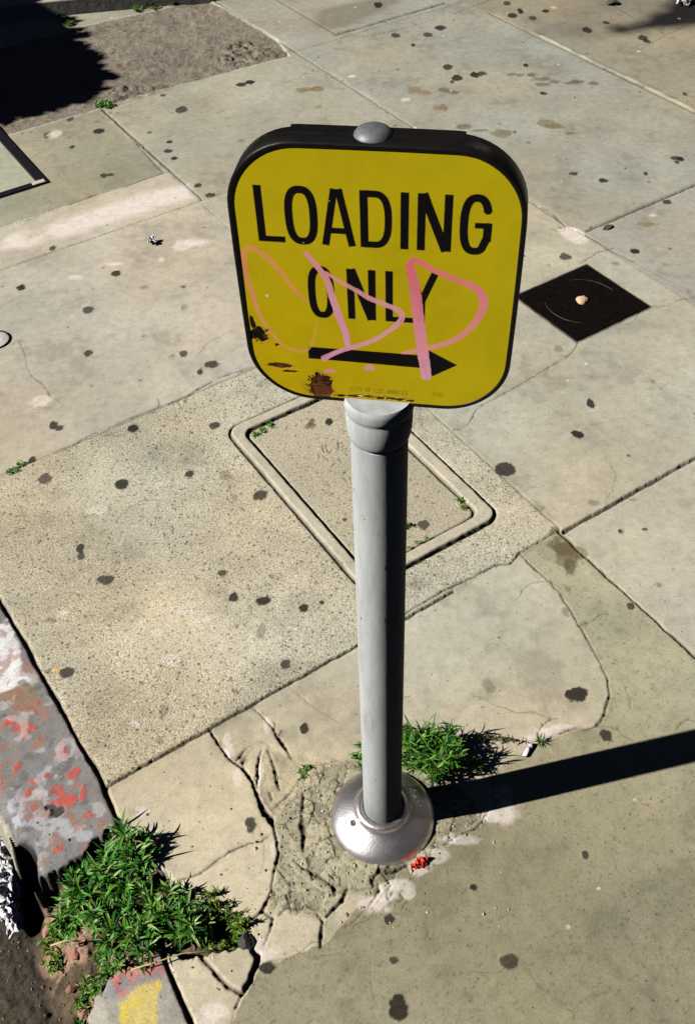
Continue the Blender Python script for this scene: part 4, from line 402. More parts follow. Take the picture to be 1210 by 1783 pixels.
# ---- curb, gutter and the broken gap
paint = (dJ < 0)
top = paint & (dE < .004)
n = fbm(X, Y, .035, 4, 2); n3 = fbm(X, Y, .011, 3, 5)
G.C[top] = (np.array([.30, .285, .25], np.float32)*(.7+.6*n)[..., None])[top]; G.F[top] = .25
def P(nm, col, al, lo=.0, hi=.0, src=None):
    k, d = G.polydist(D['polys'][nm] if isinstance(nm, str) else nm, .02)
    a = sst(.004, -.003, d+(n3[k]-.5)*.012)*al; G.mix(k, col, a*top[k])
k = G.box(-1.4, -.2, .6, 1.7)
gz = top[k]; G.mix(k, (.17, .17, .18), gz*.85)
P('cwhite', (.66, .65, .68), .9); P('cbrown', (.24, .16, .10), .85)
for (x, y, rx, ry) in D['lav']:
    k = G.box(x-rx*2.2, x+rx*2.2, y-ry*2.2, y+ry*2.2); r = np.hypot((X[k]-x)/rx, (Y[k]-y)/ry)+(n[k]-.5)*1.6+(n3[k]-.5)*1.1; G.mix(k, (.36, .36, .40), sst(1.1, .8, r)*top[k]*.8)
for (x, y, rx, ry) in D['reds']:
    k = G.box(x-rx*2.2, x+rx*2.2, y-ry*2.2, y+ry*2.2); r = np.hypot((X[k]-x)/rx, (Y[k]-y)/ry)+(n[k]-.5)*1.4+(n3[k]-.5)*1.3; a = sst(1.0, .86, r)*top[k]; G.mix(k, (.42, .085, .070), a*.9); G.Z[k] += .0006*a
# rust-brown and pink flakes all over the paint, chips worn down to grey
k = G.box(-1.6, -.2, .5, 2.6); q = fbm(X[k], Y[k], .02, 4, 0); G.mix(k, (.30, .14, .10), sst(.60, .66, q)*top[k]*.6); G.mix(k, (.13, .12, .11), sst(.36, .30, q)*top[k]*.75)
q = fbm(X[k], Y[k], .028, 4, 3); G.mix(k, (.45, .43, .43), sst(.62, .68, q)*top[k]*.5)
G.Z[k] += top[k]*.0025*(q-.5)
for x, y, rx in ((*D['misc']['y1'], .006),):
    k = G.box(x-.02, x+.02, y-.02, y+.02); G.mix(k, (.65, .42, .10), sst(1.1, .7, np.hypot(X[k]-x, Y[k]-y)/rx))
# chipped dark hole in the curb top
hx, hy = -.535, .795; k = G.box(hx-.05, hx+.05, hy-.05, hy+.05); a = sst(1.1, .8, np.hypot((X[k]-hx)/.016, (Y[k]-hy)/.011)+(n3[k]-.5)*1.6); G.mix(k, (.06, .055, .05), a*top[k]); G.Z[k] -= .004*a
# second length of curb: pink and grey remnants over yellow
for nm, col in (('grey', (.26, .26, .29)), ('pink', (.36, .15, .14)), ('yellow', (.60, .47, .09))):
    k, d = G.polydist(D['paint2'][nm], .02); a = sst(.004, -.003, d+(n3[k]-.5)*.014); 
    if nm == 'pink': col = np.where((n3[k] > .56)[..., None], (.5, .16, .15), np.where((n3[k] < .43)[..., None], (.22, .21, .22), col))
    G.mix(k, col, a*top[k]*(.97-.3*sst(.52, .6, n[k])))
k = (dJ < 0) & (Y < .52); G.C[k & top] *= 1.0
# curb profile: rounded shoulder, battered face, gutter 13 cm below
G.Z -= np.where(dE > -.03, .010*sst(-.03, .0, dE), 0)*paint
face = sst(.0, .028, dE)*paint; G.Z -= .125*face
gut = paint & (dE > .002); q = fbm(X, Y, .02, 4, 6); q2 = fbm(X, Y, .005, 2, 2)
cg = np.array([.062, .050, .036], np.float32)*(.35+1.3*q)[..., None]
dirt = sst(.15, .03, dE)[..., None]; cg = cg*(1-dirt*.72*sst(.3, .6, q)[..., None]); G.C[gut] = cg[gut]; G.Z[gut] += (.012*(q-.5)+.012*sst(.10, .03, dE)*q+.003*(q2-.5))[gut]; G.F[gut] = .8
facem = paint & (dE > -.004) & (dE < .03); G.C[facem] = (np.array([.33, .31, .26], np.float32)*(.6+.8*n)[..., None])[facem]
REG[paint & ~gut] = 1; REG[gut] = 2
# joint between curb and paving, with dirt
d = np.abs(dJ+.001*(n3-.5)); a = np.exp(-(d/(.0034*(.35+1.3*fbm(X, Y, .03, 3, 0))))**2)*(d < .03); G.Z -= .012*a; s = (a*.96)[..., None]; G.C[:] = G.C*(1-s)+np.array([.012, .010, .008], np.float32)*s
# worn pale edge of the rough slab along the curb
a = np.exp(-((dJ-.016)/.008)**2)*(dJ > 0)*(B_ > .95)*sst(.35, .6, n); s = (a*.4)[..., None]; G.C[:] = G.C*(1-s)+np.array([.48, .43, .33], np.float32)*s
# the gap where the curb has broken away
k, d = G.polydist(D['gap'], .06); d = d+(n[k]-.5)*.022+(n3[k]-.5)*.012; a = sst(.006, -.010, d); q = fbm(X[k], Y[k], .035, 4, 4); q3 = fbm(X[k], Y[k], .012, 3, 7)
dk_ = dE[k]; lowz = -.118+.010*(q-.5)
tz = lowz+(.095+.0*q)*sst(.035, -.075, dk_)+(.034*(q-.5)+.014*(q3-.5))*sst(.05, -.02, dk_); a = a*sst(.06, .03, dk_)
G.Z[k] = G.Z[k]*(1-a)+tz*a
mixb = sst(.54, .60, q)[..., None]; cc = (np.array([.26, .165, .115], np.float32)*mixb+np.array([.085, .062, .040], np.float32)*(1-mixb))*(.5+1.0*q3)[..., None]
s = a[..., None]; G.C[k] = G.C[k]*(1-s)+cc*s; G.F[k] = np.where(a > .5, .5, G.F[k])
sub = REG[k]; sub[(a > .5)] = 3; REG[k] = sub
# sunk hole below the broken curb end, coloured near-black inside
hx, hy = D['hole']; k = G.box(hx-.09, hx+.09, hy-.12, hy+.12); r = np.hypot((X[k]-hx)/.028, (Y[k]-hy)/.052)+(n[k]-.5)*.5; a = sst(1.15, .75, r); G.Z[k] = G.Z[k]*(1-a)+(-.19)*a; G.mix(k, (.004, .004, .004), sst(1.45, .95, r))

# concrete chip lifted beside the gap
k, d = G.polydist(D['polys']['chip'], .01); a = sst(.001, -.006, d); G.Z[k] += .006*a; G.mix(k, (.36, .34, .25), a*.5)
# recess below the loose square cover, and below the round cap
cov = [ab(1.592, 1.420), ab(1.871, 1.420), ab(1.871, 1.685), ab(1.592, 1.685)]
k, d = G.polydist(cov, .02, False); a = sst(-.011, -.018, d); G.Z[k] -= .02*a; G.mix(k, (.03, .022, .016), sst(.0005, -.004, d)*(.5+.6*fbm(X[k], Y[k], .02, 3, 3)))
vlt = [ab(-.2, 3.062), ab(.776, 3.062), ab(.776, 3.80), ab(-.2, 3.80)]
k, d = G.polydist(vlt, .02, False); a = sst(-.008, -.016, d); G.Z[k] -= .02*a
k = G.box(-.98, -.76, 2.0, 2.3)

# cut the raster into its surfaces
ny, nx = X.shape; idx = np.arange(ny*nx).reshape(ny, nx)
quads = np.stack([idx[:-1, :-1], idx[:-1, 1:], idx[1:, 1:], idx[1:, :-1]], -1).reshape(-1, 4)
qr = REG[:-1, :-1].ravel(); V = np.stack([X.ravel(), Y.ravel(), G.Z.ravel()], 1); CC = np.clip(G.C.reshape(-1, 3), .003, .9); FF = G.F.ravel()
def cut(name, reg, parent=None, off=(0, 0, 0)):
    q = quads[qr == reg]; u, inv = np.unique(q.ravel(), return_inverse=True)
    return mesh_np(name, V[u]-np.array(off, np.float32), inv.reshape(-1, 4), M_CON, parent, {'Col': CC[u], 'Fin': FF[u]})
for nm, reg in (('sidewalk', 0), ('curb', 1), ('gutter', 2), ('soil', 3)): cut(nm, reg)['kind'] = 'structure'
mb_loc = (*ab(.857, 1.357), 0.)
mb = thing('meter_box', 'rounded rectangular concrete utility meter box lid set in the rough slab behind the pole', 'utility box', mb_loc)
cut('rim', 4, mb, mb_loc); cut('lid', 5, mb, mb_loc)
x0, x1, y0, y1 = xs[0], xs[-1], ys[0], ys[-1]
def flat(name, pts, z, col):
    P_ = np.array([(p[0], p[1], z) for p in pts]); o = mesh_np(name, P_, np.array([list(range(len(P_)))]), M_CON, None, {'Col': np.tile(np.array(col, np.float32), (len(P_), 1)), 'Fin': np.full(len(P_), .1)}); o['kind'] = 'structure'
flat('sidewalk', [(x1, y0), (8, y0), (8, y1), (x1, y1)], 0, (.3, .28, .22)); flat('sidewalk', [(-3.6, y1), (8, y1), (3, 16), (-9.5, 16)], 0, (.3, .28, .22))
flat('sidewalk', [(-.1, -2), (8, -2), (8, y0), (-.17, y0)], 0, (.3, .28, .22)); flat('ground', [(-60, -60), (60, -60), (60, 60), (-60, 60)], -.2, (.07, .068, .065))
del V, quads, idx

# ------------------------------------------------------------------ the sign on its post
PX, PY = .037, .755
SC = Vector((.0340, .740, 1.0913)); yaw, tilt = -.185, -.03
rr = Vector((math.cos(yaw), math.sin(yaw), 0)); fw = Vector((-math.sin(yaw), math.cos(yaw), 0)); uu = (Vector((0, 0, 1))*math.cos(tilt)+fw*math.sin(tilt)); bk = uu.cross(rr)*-1
bk = rr.cross(uu)*-1                                  # points away from the viewer
sign = thing('loading_sign', 'short grey post sign with rounded square yellow LOADING ONLY face and pink graffiti', 'sign', (PX, PY, 0))
SL = (PX, PY, 0)
def sp(x, y, z): return SC+rr*x+uu*y+bk*z-Vector(SL)
HW, HH, CR = .1205, .1330, .056
def outline(e, n=14):
    P_ = []; hw, hh, r = HW+e, HH+e, CR+e
    for cx_, cy_, t0 in ((hw-r, hh-r, 0), (-(hw-r), hh-r, 90), (-(hw-r), -(hh-r), 180), (hw-r, -(hh-r), 270)):
        for i in range(n+1): t = R(t0+90*i/n); P_.append((cx_+r*math.cos(t), cy_+r*math.sin(t)))
    out = []
    for i in range(len(P_)):                       # straight runs get points so that they can bow slightly
        p, q = P_[i], P_[(i+1) % len(P_)]; out.append(p)
        if math.dist(p, q) > .05:
            for j in range(1, 10): out.append((p[0]+(q[0]-p[0])*j/10, p[1]+(q[1]-p[1])*j/10))
    return [(x*(1+.014*max(0, 1-(y/hh)**2)), y*(1+.006*max(0, 1-(x/hw)**2))) for x, y in out]
def shell(prof, name, m, parent, closed_ends=True, smooth=True):
    """sweep (outset, depth) profile round the outline"""
    V = []; F = []; n = 0
    for e, z in prof:
        L = outline(e); n = len(L); V += [sp(x, y, z) for x, y in L]
    for j in range(len(prof)-1):
        for i in range(n): a = j*n+i; b = j*n+(i+1) % n; F.append((a, b, b+n, a+n))
    F.append(tuple(range((len(prof)-1)*n, len(prof)*n))[::-1])
    o = mesh_py(name, V, F, m, parent, smooth); return o
M_BLK = simple('black_paint', (.006, .0055, .005), .42, 0, .4, 90, .0004, .18)
m, t, bs = mat('grey_paint'); co = N(t, 'ShaderNodeTexCoord').outputs['Object']
mp = N(t, 'ShaderNodeMapping'); mp.inputs['Scale'].default_value = (1, 1, .18); t.links.new(co, mp.inputs[0])
n1 = noise(t, 55, 6, .7, mp.outputs[0]); n2_ = noise(t, 340, 3, .6, co); r1 = ramp(t, n1.outputs['Fac'], [(.28, .72), (.42, .93), (.6, 1.0), (.8, 1.06)]); r2_ = ramp(t, n2_.outputs['Fac'], [(.27, .55), (.34, 1.0), (1, 1.0)])
gc = mul(t, mul(t, (.41, .435, .445), r1.outputs[0]), r2_.outputs[0], fac=1.)
rs = noise(t, 38, 5, .7, co); rsr = ramp(t, rs.outputs['Fac'], [(.70, 0.), (.745, 1.)]); gc = mul(t, gc, (.10, .06, .045), 'MIX', rsr.outputs[0])
mp2 = N(t, 'ShaderNodeMapping'); mp2.inputs['Scale'].default_value = (1, 1, .30); mp2.inputs['Rotation'].default_value = (.5, .3, 0); t.links.new(co, mp2.inputs[0])
sc_ = noise(t, 120, 3, .55, mp2.outputs[0]); scr = ramp(t, sc_.outputs['Fac'], [(.70, 0.), (.73, 1.)]); gc = mul(t, gc, (.06, .045, .04), 'MIX', scr.outputs[0])
sz = N(t, 'ShaderNodeSeparateXYZ'); t.links.new(co, sz.inputs[0]); fz = ramp(t, sz.outputs[2], [(.05, .62), (.11, .86), (.22, 1.)]); dr_ = noise(t, 30, 5, .7, mp.outputs[0]); drr = ramp(t, dr_.outputs['Fac'], [(.48, 0.), (.66, .45)])
gc = mul(t, gc, (.22, .215, .19), 'MIX', drr.outputs[0]); gc = mul(t, gc, fz.outputs[0])
t.links.new(gc, bs.inputs['Base Color']); bs.inputs['Roughness'].default_value = .6; bs.inputs['Specular IOR Level'].default_value = .04; bump(t, bs, n1.outputs['Fac'], .0006, .5)
M_GREY = m
m, t, bs = mat('cast_aluminium'); co = N(t, 'ShaderNodeTexCoord').outputs['Object']
n1 = noise(t, 30, 6, .65, co); r1 = ramp(t, n1.outputs['Fac'], [(.3, .45), (.5, .85), (.7, 1.)]); t.links.new(mul(t, (.70, .68, .70), r1.outputs[0]), bs.inputs['Base Color'])
bs.inputs['Metallic'].default_value = .97; r3 = ramp(t, n1.outputs['Fac'], [(.3, .46), (.7, .30)]); t.links.new(r3.outputs[0], bs.inputs['Roughness'])
n4 = noise(t, 260, 4, .6, co); bump(t, bs, n4.outputs['Fac'], .0007, .45); M_ALU = m
sz = N(t, 'ShaderNodeSeparateXYZ'); t.links.new(co, sz.inputs[0]); dz = noise(t, 55, 5, .7, co); ed = ramp(t, math_(t, 'ADD', sz.outputs[2], math_(t, 'MULTIPLY', dz.outputs['Fac'], .02)), [(.012, .75), (.026, 0.)])
sp2 = ramp(t, dz.outputs['Fac'], [(.60, 0.), (.68, .6)]); src_ = bs.inputs['Base Color'].links[0].from_socket; cc_ = mul(t, mul(t, src_, (.16, .14, .10), 'MIX', ed.outputs[0]), (.28, .25, .22), 'MIX', sp2.outputs[0]); t.links.new(cc_, bs.inputs['Base Color'])

housing = shell([(.0002, .0012), (.0002, -.0002), (.0012, -.0009), (.0034, -.0009), (.0048, .0004), (.0046, .0248), (.0035, .0266), (-.012, .0274)], 'sign_housing', M_BLK, sign)
# proud bands riding on the rim, top and right, toward the back
L = outline(.0048); n = len(L)
def band(sel, name='strap'):
    ids = [i for i in range(n) if sel(*L[i])]; ids.sort(key=lambda i: (math.atan2(L[i][1], L[i][0])))
    V = []; F = []; L2 = outline(.0053)
    for i in ids:
        (x, y), (X2, Y2) = L[i], L2[i]; V += [sp(x*.999, y*.999, .0135), sp(X2, Y2, .0150), sp(X2, Y2, .0276), sp(x*.998, y*.998, .0280)]
    for j in range(len(ids)-1):
        for q in range(3): a = j*4+q; F.append((a, a+1, a+5, a+4))
    F += [(0, 3, 2, 1), (len(V)-4, len(V)-3, len(V)-2, len(V)-1)]
    mesh_py(name, V, F, M_BLK, housing)
band(lambda x, y: y > .12 and abs(x) < .078); band(lambda x, y: x > .11 and -.05 < y < .062); band(lambda x, y: x < -.11 and -.05 < y < .062 and False) if False else None

# face raster
fx = np.arange(-.1245, .1245, .00036); fy = np.arange(-.1368, .1368, .00036); S = Field(fx, fy, (.00012, .004)); SX, SY = S.X, S.Y
S.C[:] = (.60, .475, .008); nn = fbm(SX, SY, .05, 4, 3); S.C *= (.93+.14*nn)[..., None]
S.C *= 1+np.array([.10, 0, -.3], np.float32)*((sst(.08, -.12, SY)*sst(.12, -.10, SX))[..., None])      # warm ground bounce painted into the enamel at the low left
BLACK = (.0065, .006, .0055); AA = .00030
def cover(d, hw_): return sst(hw_+AA, hw_-AA, d)
def rect(p, q, hw_, col=BLACK):        # stroke with flat ends
    p, q = np.array(p)*.001, np.array(q)*.001; k, d, t_ = S.segdist(tuple(p), tuple(q), .012); u = (q-p)/np.linalg.norm(q-p)
    al = (S.WX[k]-p[0])*u[0]+(S.WY[k]-p[1])*u[1]; pe = np.abs(-(S.WX[k]-p[0])*u[1]+(S.WY[k]-p[1])*u[0]); Ln = np.linalg.norm(q-p)
    S.mix(k, col, cover(pe, hw_*.001)*cover(np.abs(al-Ln/2), Ln/2))
def path(P_, hw_, col=BLACK, al=1.):
    P_ = [(a*.001, b*.001) for a, b in P_]; k = None; xs_ = [p[0] for p in P_]; ys_ = [p[1] for p in P_]; pd = .01
    k = S.box(min(xs_)-pd, max(xs_)+pd, min(ys_)-pd, max(ys_)+pd); d = np.full(SX[k].shape, 9., np.float32)
    for p, q in zip(P_, P_[1:]):
        dx, dy = q[0]-p[0], q[1]-p[1]; t_ = np.clip(((SX[k]-p[0])*dx+(SY[k]-p[1])*dy)/(dx*dx+dy*dy+1e-12), 0, 1); d = np.minimum(d, np.hypot(SX[k]-p[0]-t_*dx, SY[k]-p[1]-t_*dy))
    a = cover(d, hw_*.001)*al; S.mix(k, col, a)
def arc(cx_, cy_, rx, ry, t0, t1, n=26, e=2.25):
    out = []
    for i in range(n+1):
        t_ = R(t0+(t1-t0)*i/n); c, s_ = math.cos(t_), math.sin(t_); out.append((cx_+rx*math.copysign(abs(c)**(2/e), c), cy_+ry*math.copysign(abs(s_)**(2/e), s_)))
    return out
B0, T0, h = 44.0, 98.4, 3.55
rect((-98.9, B0), (-98.9, T0), h); rect((-99, B0+2.9), (-78.4, B0+2.9), 2.95)
def O_(x0, x1, y0, y1, h): path(arc((x0+x1)/2, (y0+y1)/2, (x1-x0)/2-h, (y1-y0)/2-h*.95, 0, 360, 60, 2.7), h)
O_(-77.2, -48.6, B0-.9, T0+1.0, h)
rect((-43.0, B0), (-33.6, T0), 3.25); rect((-19.6, B0), (-30.0, T0), 3.25); rect((-41, 58.7), (-21.5, 58.7), 2.9)
rect((-8.9, B0), (-8.9, T0), h); path([(-8, T0-3.0), (0, T0-3.0)]+arc(0, (B0+T0)/2, 11.7, (T0-B0)/2-3.0, 90, -90, 30, 2.6)+[(-8, B0+3.0)], 3.2)
rect((25.4, B0), (25.4, T0), h)
rect((39.5, B0), (39.5, T0), h); rect((61.7, B0), (61.7, T0), h); rect((40.5, T0-.2), (60.9, B0+.2), 4.0)
path(arc(84.9, 71.3, 9.9, 25.2, 28, 330-28, 44, 2.6)+[(94.8, 60)], h); path([(94.8, 64), (94.8, 70.6)], h*.99); rect((94.8, B0+12), (94.8, 73.6), h); rect((84, 71.0), (98.2, 71.0), 2.7)
B1, T1 = -34.2, 20.9
O_(-62.0, -37.6, B1-.9, T1+.9, h)
rect((-22.6, B1), (-22.6, T1), h*.97); rect((-3.3, B1), (-3.3, T1), h*.97); rect((-21.8, T1-.2), (-4.0, B1+.2), 3.9)
rect((12.2, B1), (12.2, T1), h*.97); rect((9, B1+2.8), (34.6, B1+2.8), 2.85)
rect((41.3, B1), (41.3, -8), h); rect((41.3, -10), (30.6, T1), 3.3); rect((41.3, -10), (52.6, T1), 3.3)
# arrow
def tri(P_, col=BLACK):
    P_ = [(a*.001, b*.001) for a, b in P_]; k, d = S.polydist(P_, .006); S.mix(k, col, sst(AA, -AA, d))
tri([(-66.4, -71.0), (46.8, -71.6), (46.8, -87.4), (-66.6, -85.4)]); tri([(46.4, -63.0), (77.0, -80.4), (46.6, -101.8)])
# small maker's line and number, single-stroke letters
FT = {'C': [[(1, .8), (.75, 1), (.25, 1), (0, .8), (0, .2), (.25, 0), (.75, 0), (1, .2)]], 'I': [[(.5, 0), (.5, 1)]], 'T': [[(0, 1), (1, 1)], [(.5, 1), (.5, 0)]], 'Y': [[(0, 1), (.5, .5), (1, 1)], [(.5, .5), (.5, 0)]],
 'O': [[(.3, 0), (0, .3), (0, .7), (.3, 1), (.7, 1), (1, .7), (1, .3), (.7, 0), (.3, 0)]], 'F': [[(0, 0), (0, 1), (1, 1)], [(0, .5), (.8, .5)]], 'L': [[(0, 1), (0, 0), (1, 0)]], 'S': [[(1, .85), (.7, 1), (.3, 1), (0, .78), (.3, .52), (.7, .48), (1, .22), (.7, 0), (.3, 0), (0, .15)]],
 'A': [[(0, 0), (.5, 1), (1, 0)], [(.2, .38), (.8, .38)]], 'N': [[(0, 0), (0, 1), (1, 0), (1, 1)]], 'G': [[(1, .8), (.7, 1), (.3, 1), (0, .7), (0, .3), (.3, 0), (1, 0), (1, .45), (.6, .45)]], 'E': [[(1, 1), (0, 1), (0, 0), (1, 0)], [(0, .5), (.8, .5)]],
 '2': [[(0, .8), (.3, 1), (.7, 1), (1, .75), (0, 0), (1, 0)]], '7': [[(0, 1), (1, 1), (.4, 0)]], '0': [[(.3, 0), (0, .3), (0, .7), (.3, 1), (.7, 1), (1, .7), (1, .3), (.7, 0), (.3, 0)]], '1': [[(.2, .8), (.5, 1), (.5, 0)]], ' ': []}
def small(txt, x0, x1, y, hh_, al):
    adv = (x1-x0)/len(txt)
    for i, c in enumerate(txt):
        for s_ in FT[c]: path([(x0+i*adv+p*adv*.68, y+q*hh_) for p, q in s_], .30, (.16, .12, .01), al)
small('CITY OF LOS ANGELES', -26.5, 31.0, -123.2, 5.0, .8); small('2701', 54.5, 66.5, -122.4, 4.8, .75)
# paint-marker tag: streaky pink strokes (zoom-measured points, mm)
def stroke(P_, W_, c0, c1, al0=.9, dry=.35):
    al0 = min(1, al0*1.12); P_ = np.array(P_)*.001; W_ = np.interp(np.linspace(0, 1, len(P_)), np.linspace(0, 1, len(W_)), W_)*.001
    Q = []; WW = []                                   # Catmull-Rom
    for i in range(len(P_)-1):
        a, b, c, d = P_[max(i-1, 0)], P_[i], P_[i+1], P_[min(i+2, len(P_)-1)]
        for j in range(8):
            u = j/8; Q.append(.5*((2*b)+(-a+c)*u+(2*a-5*b+4*c-d)*u*u+(-a+3*b-3*c+d)*u**3)); WW.append(W_[i]*(1-u)+W_[i+1]*u)
    Q.append(P_[-1]); WW.append(W_[-1]); Q = np.array(Q); L_ = np.concatenate([[0], np.cumsum(np.linalg.norm(np.diff(Q, axis=0), axis=1))])
    pd = .008; k = S.box(Q[:, 0].min()-pd, Q[:, 0].max()+pd, Q[:, 1].min()-pd, Q[:, 1].max()+pd); x, y = SX[k], SY[k]
    best = np.full(x.shape, 9., np.float32); al = np.zeros_like(best); ac = np.zeros_like(best); wd = np.zeros_like(best)
    for i in range(len(Q)-1):
        p, q = Q[i], Q[i+1]; dx, dy = q-p; l2 = dx*dx+dy*dy+1e-14; t_ = np.clip(((x-p[0])*dx+(y-p[1])*dy)/l2, 0, 1); d = np.hypot(x-p[0]-t_*dx, y-p[1]-t_*dy); s_ = d < best
        best[s_] = d[s_]; al[s_] = (L_[i]+t_*(L_[i+1]-L_[i]))[s_]; ac[s_] = ((-(x-p[0])*dy+(y-p[1])*dx)/math.sqrt(l2))[s_]; wd[s_] = (WW[i]*(1-t_)+WW[i+1]*t_)[s_]
    st_ = fbm(al, ac*9, .010, 3, 2); rag = (fbm(x, y, .003, 3, 5)-.5)*.0009
    a = sst(.0003, -.0003, best-wd/2+rag)*(al0-dry*sst(.5, .72, st_)); u = np.clip(al/L_[-1], 0, 1)[..., None]
    col = np.array(c0)*(1-u)+np.array(c1)*u; ai = np.clip(a, 0, 1)[..., None]; S.C[k] = S.C[k]*(1-ai)+col*ai; S.F[k] = np.maximum(S.F[k], a)
ORG, PNK, HOT, LAV = (.95, .33, .17), (.95, .38, .38), (.95, .20, .22), (.90, .42, .58)
YLW = (.80, .48, .12)
stroke([(-62.3, -18.5), (-71.6, -9.4), (-80.0, 3.6), (-90.1, 18.6), (-101.0, 31.2), (-110.1, 36.0), (-116.5, 32.8), (-118.5, 22.2), (-117.6, 2.3), (-113.6, -18.0)], [1.4, 3.6, 3.8, 4.6, 5, 5, 5.4, 5.6, 5.2, 4.6], ORG, ORG, 0.75, 0.3)
stroke([(-113.6, -18.0), (-109.5, -39.0), (-101.0, -57.2), (-89.3, -72.3), (-76.6, -77.1), (-68.7, -75.7), (-61.5, -65.0), (-55.6, -39.2)], [4.6, 4.2, 3.6, 3.4, 3.6, 3.2, 2.4, 1.6], ORG, YLW, 0.7, 0.3)
stroke([(-60.8, 33.9), (-52.0, 21.3), (-44.1, 7.7), (-39.7, -12.2), (-33.8, -35.8), (-29.4, -51.0), (-27.7, -66.8)], [4.6, 5.6, 6, 6.4, 6.6, 6.2, 5.2], PNK, LAV, 0.9, 0.15)
stroke([(-44.4, 15.6), (-34.0, 7.9), (-19.8, -0.5), (-5.5, -9.6), (9.1, -15.8), (21.2, -21.6), (23.7, -29.5), (16.4, -40.8), (1.3, -54.6), (-14.0, -63.9), (-32.2, -72.1), (-42.8, -77.9), (-51.4, -84.0)], [2.4, 4.0, 4.6, 5.2, 5.4, 5.4, 5.4, 5, 4.8, 5, 5, 5.6, 6.5], PNK, LAV, 0.85, 0.25)
stroke([(30.8, 26.6), (33.3, 13.5), (36.0, -3.4), (38.8, -26.8), (41.8, -51.1), (44.2, -69.9), (46.1, -82.8), (48.0, -97.3)], [8, 9.5, 10.5, 10.5, 10.5, 10.8, 10.5, 10], HOT, LAV, 0.95, 0.12)
stroke([(29.1, 28.4), (33.7, 33.4), (40.0, 31.6), (53.6, 23.3), (70.1, 16.7), (85.6, 10.4), (94.3, 2.5), (96.8, -7.3), (93.6, -22.3), (84.9, -38.1), (73.4, -49.9), (58.9, -58.4), (44.1, -63.5), (31.6, -68.8), (24.0, -70.8)], [5, 5.4, 5.4, 5.4, 5.6, 7.0, 8.0, 8.0, 7, 6, 5.4, 5.4, 5, 4.4, 2], HOT, PNK, 0.92, 0.2)
stroke([(-51.8, -100.9), (-46.4, -99.0), (-41.7, -99.9)], [3, 5, 3], PNK, PNK, 0.9, 0.2)
stroke([(-12.1, -93.4), (-7.4, -89.9), (-3.3, -92.5)], [2, 5.5, 3], PNK, PNK, 0.9, 0.2)
stroke([(-9.5, -94.1), (-3.8, -93.9)], [3, 3], PNK, PNK, 0.9, 0.2)

# rust and chipped enamel
def rust(x, y, rx, ry, c=(.035, .018, .010), rag=1.2, h_=-.0004, seed=1):
    x, y, rx, ry = x*.001, y*.001, rx*.001, ry*.001; m_ = max(rx, ry)*2.5; k = S.box(x-m_, x+m_, y-m_, y+m_); n_ = fbm(SX[k], SY[k], max(rx, ry)*.7, 4, seed)-.5; r = np.hypot((SX[k]-x)/rx, (SY[k]-y)/ry)+n_*rag
    a = sst(1.06, .94, r); v = fbm(SX[k], SY[k], .004, 3, 3)
    col = np.array(c)*(1-sst(.45, .7, v))[..., None]+np.array([.16, .05, .018])*sst(.45, .7, v)[..., None]; S.C[k] = S.C[k]*(1-a[..., None])+col*a[..., None]; S.Z[k] += h_*a
    e = sst(1.5, 1.05, r)*(1-a); S.mix(k, (.36, .17, .01), e*.28)
rust(-113, -59.5, 9.5, 7.5, (.010, .008, .007), 1.6, seed=4); rust(-57, -120, 13.5, 13, (.035, .016, .010), 1.7, seed=2); rust(-57, -127, 13, 7, (.14, .05, .02), .8, seed=3)
for a_ in range(9):
    t_ = R(35+a_*14); rect((-57+11*math.cos(t_), -120+11*math.sin(t_)), (-57+(15.5+1.5*(a_ % 2))*math.cos(t_), -120+(15.5+1.5*(a_ % 2))*math.sin(t_)), .8, (.05, .022, .012))
rust(-96, -97, 11, 3.2, (.06, .025, .012), .9, seed=5); rust(-86, -104, 7, 1.6, (.07, .03, .015), .7, seed=6); rust(-96, -71.5, 2.4, 1.4, (.12, .05, .02), 1.2); rust(-118, -45, 2.5, 9, (.02, .014, .01), 1.2, seed=5)
for (x, y, r_0) in ((-10, -129.5, 5), (2, -130.5, 7), (14, -130, 4), (22, -130.5, 5), (-24, -130.5, 5), (33, -131, 4), (-36, -131, 5)): rust(x, y, r_0, 1.4, (.05, .03, .02), 1.5, seed=int(r_0))
for (x, y, r_0) in ((-18, -128.6, 4), (-4, -129, 4), (8, -128.8, 3), (27, -129.4, 3)): rust(x, y, r_0, .8, (.55, .5, .4), 1.3)
k = S.box(-.1045, -.098, -.018, -.010); S.mix(k, (.85, .8, .6), sst(.0017, .0010, np.hypot(SX[k]+.1011, SY[k]+.0141)))
for i in range(70):
    x, y = rng.uniform(-.115, .115), rng.uniform(-.125, .125); r0 = rng.uniform(.0002, .0006); k = S.box(x-.002, x+.002, y-.002, y+.002); S.mix(k, (.10, .07, .01) if rng.random() < .6 else (.75, .7, .4), sst(1.4, .7, np.hypot(SX[k]-x, SY[k]-y)/r0)*.6)
ol = [(x, y) for x, y in outline(.0012)]
k, d = S.polydist(ol, .02, False); inside = np.zeros(SX.shape, bool); inside[k] = d < .0004
ny, nx = SX.shape; idx = np.arange(ny*nx).reshape(ny, nx); q = np.stack([idx[:-1, :-1], idx[:-1, 1:], idx[1:, 1:], idx[1:, :-1]], -1)[inside[:-1, :-1]]
u, inv = np.unique(q.ravel(), return_inverse=True); px, py, pz = SX.ravel()[u], SY.ravel()[u], S.Z.ravel()[u]
wave = .0005*(fbm(px, py, .08, 2, 2)-.5)
base = np.array(SC)-np.array(SL); VV = base+px[:, None]*np.array(rr)+py[:, None]*np.array(uu)+(-pz-wave)[:, None]*np.array(bk)
m, t, bs = mat('enamel'); c = N(t, 'ShaderNodeAttribute', attribute_name='Col').outputs['Color']; co = N(t, 'ShaderNodeTexCoord').outputs['Object']
